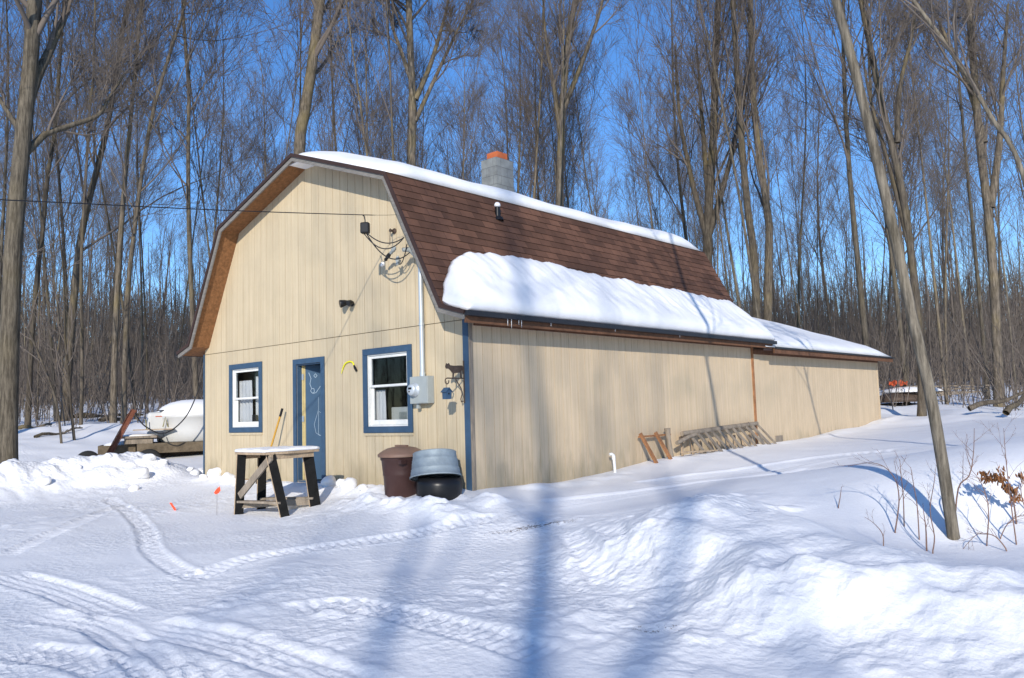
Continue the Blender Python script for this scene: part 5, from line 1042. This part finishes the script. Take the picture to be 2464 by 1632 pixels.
# understory brush nearer
n = 4500; an = FWD+np.radians(rs.uniform(-38, 38, n)); r = 22+rs.rand(n)*42; x = CP[0]+np.cos(an)*r; y = CP[1]+np.sin(an)*r
ok = np.array([free_spot(a, b) for a, b in zip(x, y)]); x, y = x[ok], y[ok]; n = len(x); z = h0(x, y); hh = rs.uniform(.5, 3.5, n)
t = np.linspace(0, 1, 4); ln = rs.randn(n, 2)*.25; P = np.zeros((n, 4, 3)); P[:, :, 0] = x[:, None]+ln[:, :1]*hh[:, None]*t; P[:, :, 1] = y[:, None]+ln[:, 1:]*hh[:, None]*t; P[:, :, 2] = z[:, None]-.05+hh[:, None]*t; R = (.004+.005*hh)[:, None]*(1-.7*t)[None]
B1, R1 = grow(rs, P, R, 6, .15, 1., .55, .6, .2, .6, 3, .15, .006)
ob = bpy.data.objects.new('underbrush', mesh_np('underbrush', [tubes(P, R, 4), tubes(B1, R1, 3)], 'twigs')); COL.objects.link(ob); tag(ob, 'thin bare underbrush standing in the snow among the trunks', 'brush', kind='stuff')
# ------------------------------------------------------------------ shrubs on the right bank
def stem(name, label, pts, dist, r, seed, leaves=0, nb=5, group='bare stems on the right snow bank', lf=.5):
    base = ground_at(pts[0], H) if dist is None else None; dd = math.hypot(base[0]-CP[0], base[1]-CP[1]) if dist is None else dist
    P = [atdist(q, dd+.03*i) for i, q in enumerate(pts)]; P = [np.array(p) for p in smooth_poly(P, 4)]; P[0][2] -= .05
    o_ = empty(name, tuple(P[0]), label, 'shrub', group); rs_ = np.random.RandomState(seed); PP = np.array(P)[None]; RR = r*(1-np.linspace(0, .7, len(P)))[None]
    B, RB = grow(rs_, PP, RR, nb, .25, .98, .3, .6, .2, .6, 5, .13, .0016, ptaper=.3); parts = [tubes(PP, RR, 6), tubes(B, RB, 4)]
    B2_, R2_ = grow(rs_, B, RB, 3, .3, 1., .5, .6, .1, .7, 3, .15, .0012); parts.append(tubes(B2_, R2_, 3))
    c_ = bpy.data.objects.new('stems', mesh_np('stems', parts, 'shrub_stem')); COL.objects.link(c_); attach(c_, o_)
    if leaves:
        g = MB(); tips = np.concatenate([B[:, 2:].reshape(-1, 3), B2_[:, 1:].reshape(-1, 3)]); rr = random.Random(seed)
        for i in range(leaves):
            p = Vector(tips[rr.randrange(len(tips))])+Vector((rr.gauss(0, .02), rr.gauss(0, .02), -.01)); L_ = rr.uniform(.035, .06); wd = L_*rr.uniform(.3, .5)
            d = Vector((rr.gauss(0, .35), rr.gauss(0, .35), -1)).normalized(); s_ = d.cross(Vector((rr.gauss(0, 1), rr.gauss(0, 1), .1))).normalized(); nn_ = d.cross(s_)*.006
            g.add([p, p+d*L_*.35+s_*wd*.5, p+d*L_*.8+s_*wd*.35+nn_, p+d*L_, p+d*L_*.8-s_*wd*.35+nn_, p+d*L_*.35-s_*wd*.5, p+d*L_*.5-nn_], [(0, 1, 6), (1, 2, 6), (2, 3, 6), (3, 4, 6), (4, 5, 6), (5, 0, 6)])
        g.build('dry_leaves', 'dry_leaf', o_, False)
    return o_
stem('bare_shrub', 'tall arching bare stem left of the leaning tree on the snow bank', [(2068, 1235), (2075, 1190), (2078, 1150), (2070, 1110), (2045, 1080), (2010, 1070), (1960, 1078)], None, .007, 1, nb=7)
stem('bare_shrub', 'upright dark stem with a bud, left of the leaning tree', [(2090, 1220), (2088, 1150), (2082, 1090), (2080, 1062)], None, .006, 2)
stem('bare_shrub', 'straight bare stem closest left of the leaning trunk', [(2125, 1250), (2120, 1170), (2110, 1110), (2105, 1080)], None, .006, 3)
stem('bare_shrub', 'short thick stub of a stem beside the tree shadow on the bank', [(2142, 1275), (2140, 1220), (2134, 1178)], None, .008, 4, nb=3)
stem('bare_shrub', 'curved stem touching the left side of the leaning trunk base', [(2155, 1280), (2160, 1240), (2150, 1180), (2160, 1110), (2162, 1085)], None, .006, 5)
stem('bare_shrub', 'single stick poking from the bank left of the tree shadow', [(1937, 1176), (1942, 1150), (1945, 1125)], None, .006, 6, nb=1)
stem('bare_shrub', 'low forked stem above the front bank edge', [(2042, 1265), (2040, 1235), (2020, 1210), (1998, 1195)], None, .005, 7, nb=3)
stem('bare_shrub', 'slender sapling rising high right of the leaning trunk', [(2205, 1240), (2215, 1130), (2240, 1100), (2250, 1050), (2252, 990)], None, .008, 8, nb=6)
stem('bare_shrub', 'tangled arching brambles right of the leaning tree base', [(2330, 1275), (2300, 1240), (2260, 1235), (2225, 1270)], None, .006, 9, nb=10)
stem('bare_shrub', 'bramble arch crossing the right edge of the bank', [(2310, 1250), (2330, 1210), (2367, 1190), (2410, 1200)], None, .005, 10, nb=10)
stem('bare_shrub', 'thin upright stem through the bramble tangle at the right', [(2350, 1260), (2335, 1150), (2325, 1060), (2320, 990)], None, .006, 11, nb=8)
stem('bare_shrub', 'stem in the middle of the bramble tangle', [(2280, 1265), (2285, 1180), (2270, 1120), (2240, 1080)], None, .006, 12, nb=10)
stem('leafy_shrub', 'shrub holding a cluster of dry orange-brown leaves right of the leaning tree', [(2350, 1215), (2340, 1150), (2315, 1115), (2290, 1100)], None, .008, 13, leaves=190, nb=10, group=None)
stem('leafy_shrub', 'small twig with a few dry brown leaves at the right frame edge', [(2372, 1180), (2362, 1150), (2360, 1120), (2366, 1090)], None, .006, 14, leaves=30, nb=4, group=None)
# ------------------------------------------------------------------ right background: scrap pile, logs
b = atdist((2120, 905), 33); b[2] = gz1(b[0], b[1]); sp_ = empty('scrap_pile', tuple(b), 'heap of boards and dark scrap under snow behind the leaning tree', 'scrap pile')
ax = np.array([rt[0], rt[1]]); a_ = FWD-radians(25); vr = Vector((cos(a_), sin(a_), 0)); ur = Vector((vr.y, -vr.x, 0)); B0 = Vector(b); rr = random.Random(4)
for k in range(9):
    g = MB(); o1 = B0+ur*rr.uniform(-1.2, .6)+Vector((0, 0, .15+.12*(k % 5)))+vr*rr.uniform(-.3, .3); g.beam(o1, o1+ur*rr.uniform(1.2, 2.2)+Vector((0, 0, rr.uniform(-.1, .25))), .16, .04); g.build('plank', 'old_wood', sp_)
g = MB(); g.lathe([(0, .35), (.5, .33), (.8, .2), (.9, 0), (0, 0)], 20, Matrix.Translation(B0+Vector((0, 0, .1))-ur*.5), wob=lambda a__, z_: .15*sin(2*a__)); g.build('dark_barrel', 'iron', sp_)
g = MB(); A = B0-ur*.9+Vector((0, 0, .75)); vs = []
for i in range(9):
    for j in range(7): vs.append(A+ur*(i*.075)+vr*(j*.1-.3)+Vector((0, 0, .12*sin(pi*j/6)+.05*sin(i*2.1+j)+.03*sin(i*5+j*3)-.02)))
g.add(vs, [(i*7+j, i*7+j+1, (i+1)*7+j+1, (i+1)*7+j) for i in range(8) for j in range(6)]); o_ = g.build('orange_tarp', 'orange'); s_ = o_.modifiers.new('t', 'SOLIDIFY'); s_.thickness = .02; tag(o_, 'crumpled orange tarp on top of the scrap pile', 'tarp')
g = MB(); g.lathe([(0, .2), (.5, .18), (.9, .08), (1., 0), (0, 0)], 22, Matrix.Translation(B0+Vector((0, 0, .45))-ur*.3)@Matrix.Diagonal((1.1, .6, 1, 1)), wob=lambda a__, z_: .12*sin(3*a__)); tag(g.build('scrap_snow', 'snow_soft'), 'snow lying over the scrap pile behind the leaning tree', 'snow')
def log_(p, q, r, label, d1, d2):
    A = Vector(atdist(p, d1)); B = Vector(atdist(q, d2)); A.z = max(A.z, gz1(A.x, A.y)+.03); B.z = max(B.z, gz1(B.x, B.y)+.05); P = np.array([A.lerp(B, i/7)+Vector((0, 0, .05*sin(i*1.3))) for i in range(8)])
    tr_, cr_ = tree_meshes(int(p[0]), P, r*(1-np.linspace(0, .6, 8)), fb=.3, n1=6, n2=3, n3=2, n4=0, sides=8, l1=.3, ang1=.7, up1=.3, tw=.008)
    o_ = empty('fallen_log', tuple(A), label, 'fallen branch', 'fallen branches in the woods')
    for nm, m_ in (('trunk', tr_), ('twigs', cr_)):
        c_ = bpy.data.objects.new(nm, m_); COL.objects.link(c_); attach(c_, o_)
log_((2240, 945), (2400, 900), .08, 'long fallen branch lying in snow near the right edge', 26, 27)
log_((2325, 955), (2380, 905), .09, 'short forked fallen branch at the right edge below the long one', 25, 26)
log_((175, 990), (300, 975), .16, 'fallen log under snow in the left woods', 36, 38)
log_((230, 985), (330, 960), .09, 'slender fallen limb crossing in front of the left woods brush', 33, 34)
log_((80, 1030), (190, 1012), .05, 'thin dark branch lying on the snow between the left trunk and saplings', 27, 28)
log_((40, 1005), (120, 995), .07, 'thin fallen branch just right of the thick left trunk', 30, 30)
# ------------------------------------------------------------------ overhead service wire
A = Vector(onplane((916.7, 496.7), 1, -.40)); Jp = Vector(onplane((842, 497), 1, -.80)); 
def shd(P): return P-SD*(P.y/SD.y)
best = min((abs((shd(Vector(onplane((0, 462), 1, -Y)))-shd(Jp)).normalized().dot(Vector((-3.2, 0, -3.5)).normalized())-1), Y) for Y in np.linspace(1.2, 8, 80))
C1_ = Vector(onplane((0, 462), 1, -best[1])); dC = (C1_-Jp).normalized(); Bp = Jp.lerp(C1_, .5)+Vector((0, 0, -.015)); print('wire', best)
g = MB(); pts = smooth_poly([tuple(A), tuple(Jp), tuple(Bp), tuple(C1_), tuple(C1_+dC*3), tuple(C1_+dC*7+Vector((0, 0, .4)))], 10); g.tube([Vector(p) for p in pts], [.003]*9+[.0065]*(len(pts)-9), 6)
wr = g.build('service_wire', 'dark_cable'); tag(wr, 'dark overhead service wire running from the gable to the left edge', 'wire')
g = MB(); g.tube([Jp+Vector((-.03, .0, 0)), Jp+Vector((0, 0, -.02)), JB+Vector((.0, 0, .12)), JB+Vector((0, 0, .08))], .009, 6); g.build('drop_cable', 'dark_cable', wr)
print('objects', len(bpy.data.objects), 'ground verts', nx*ny)
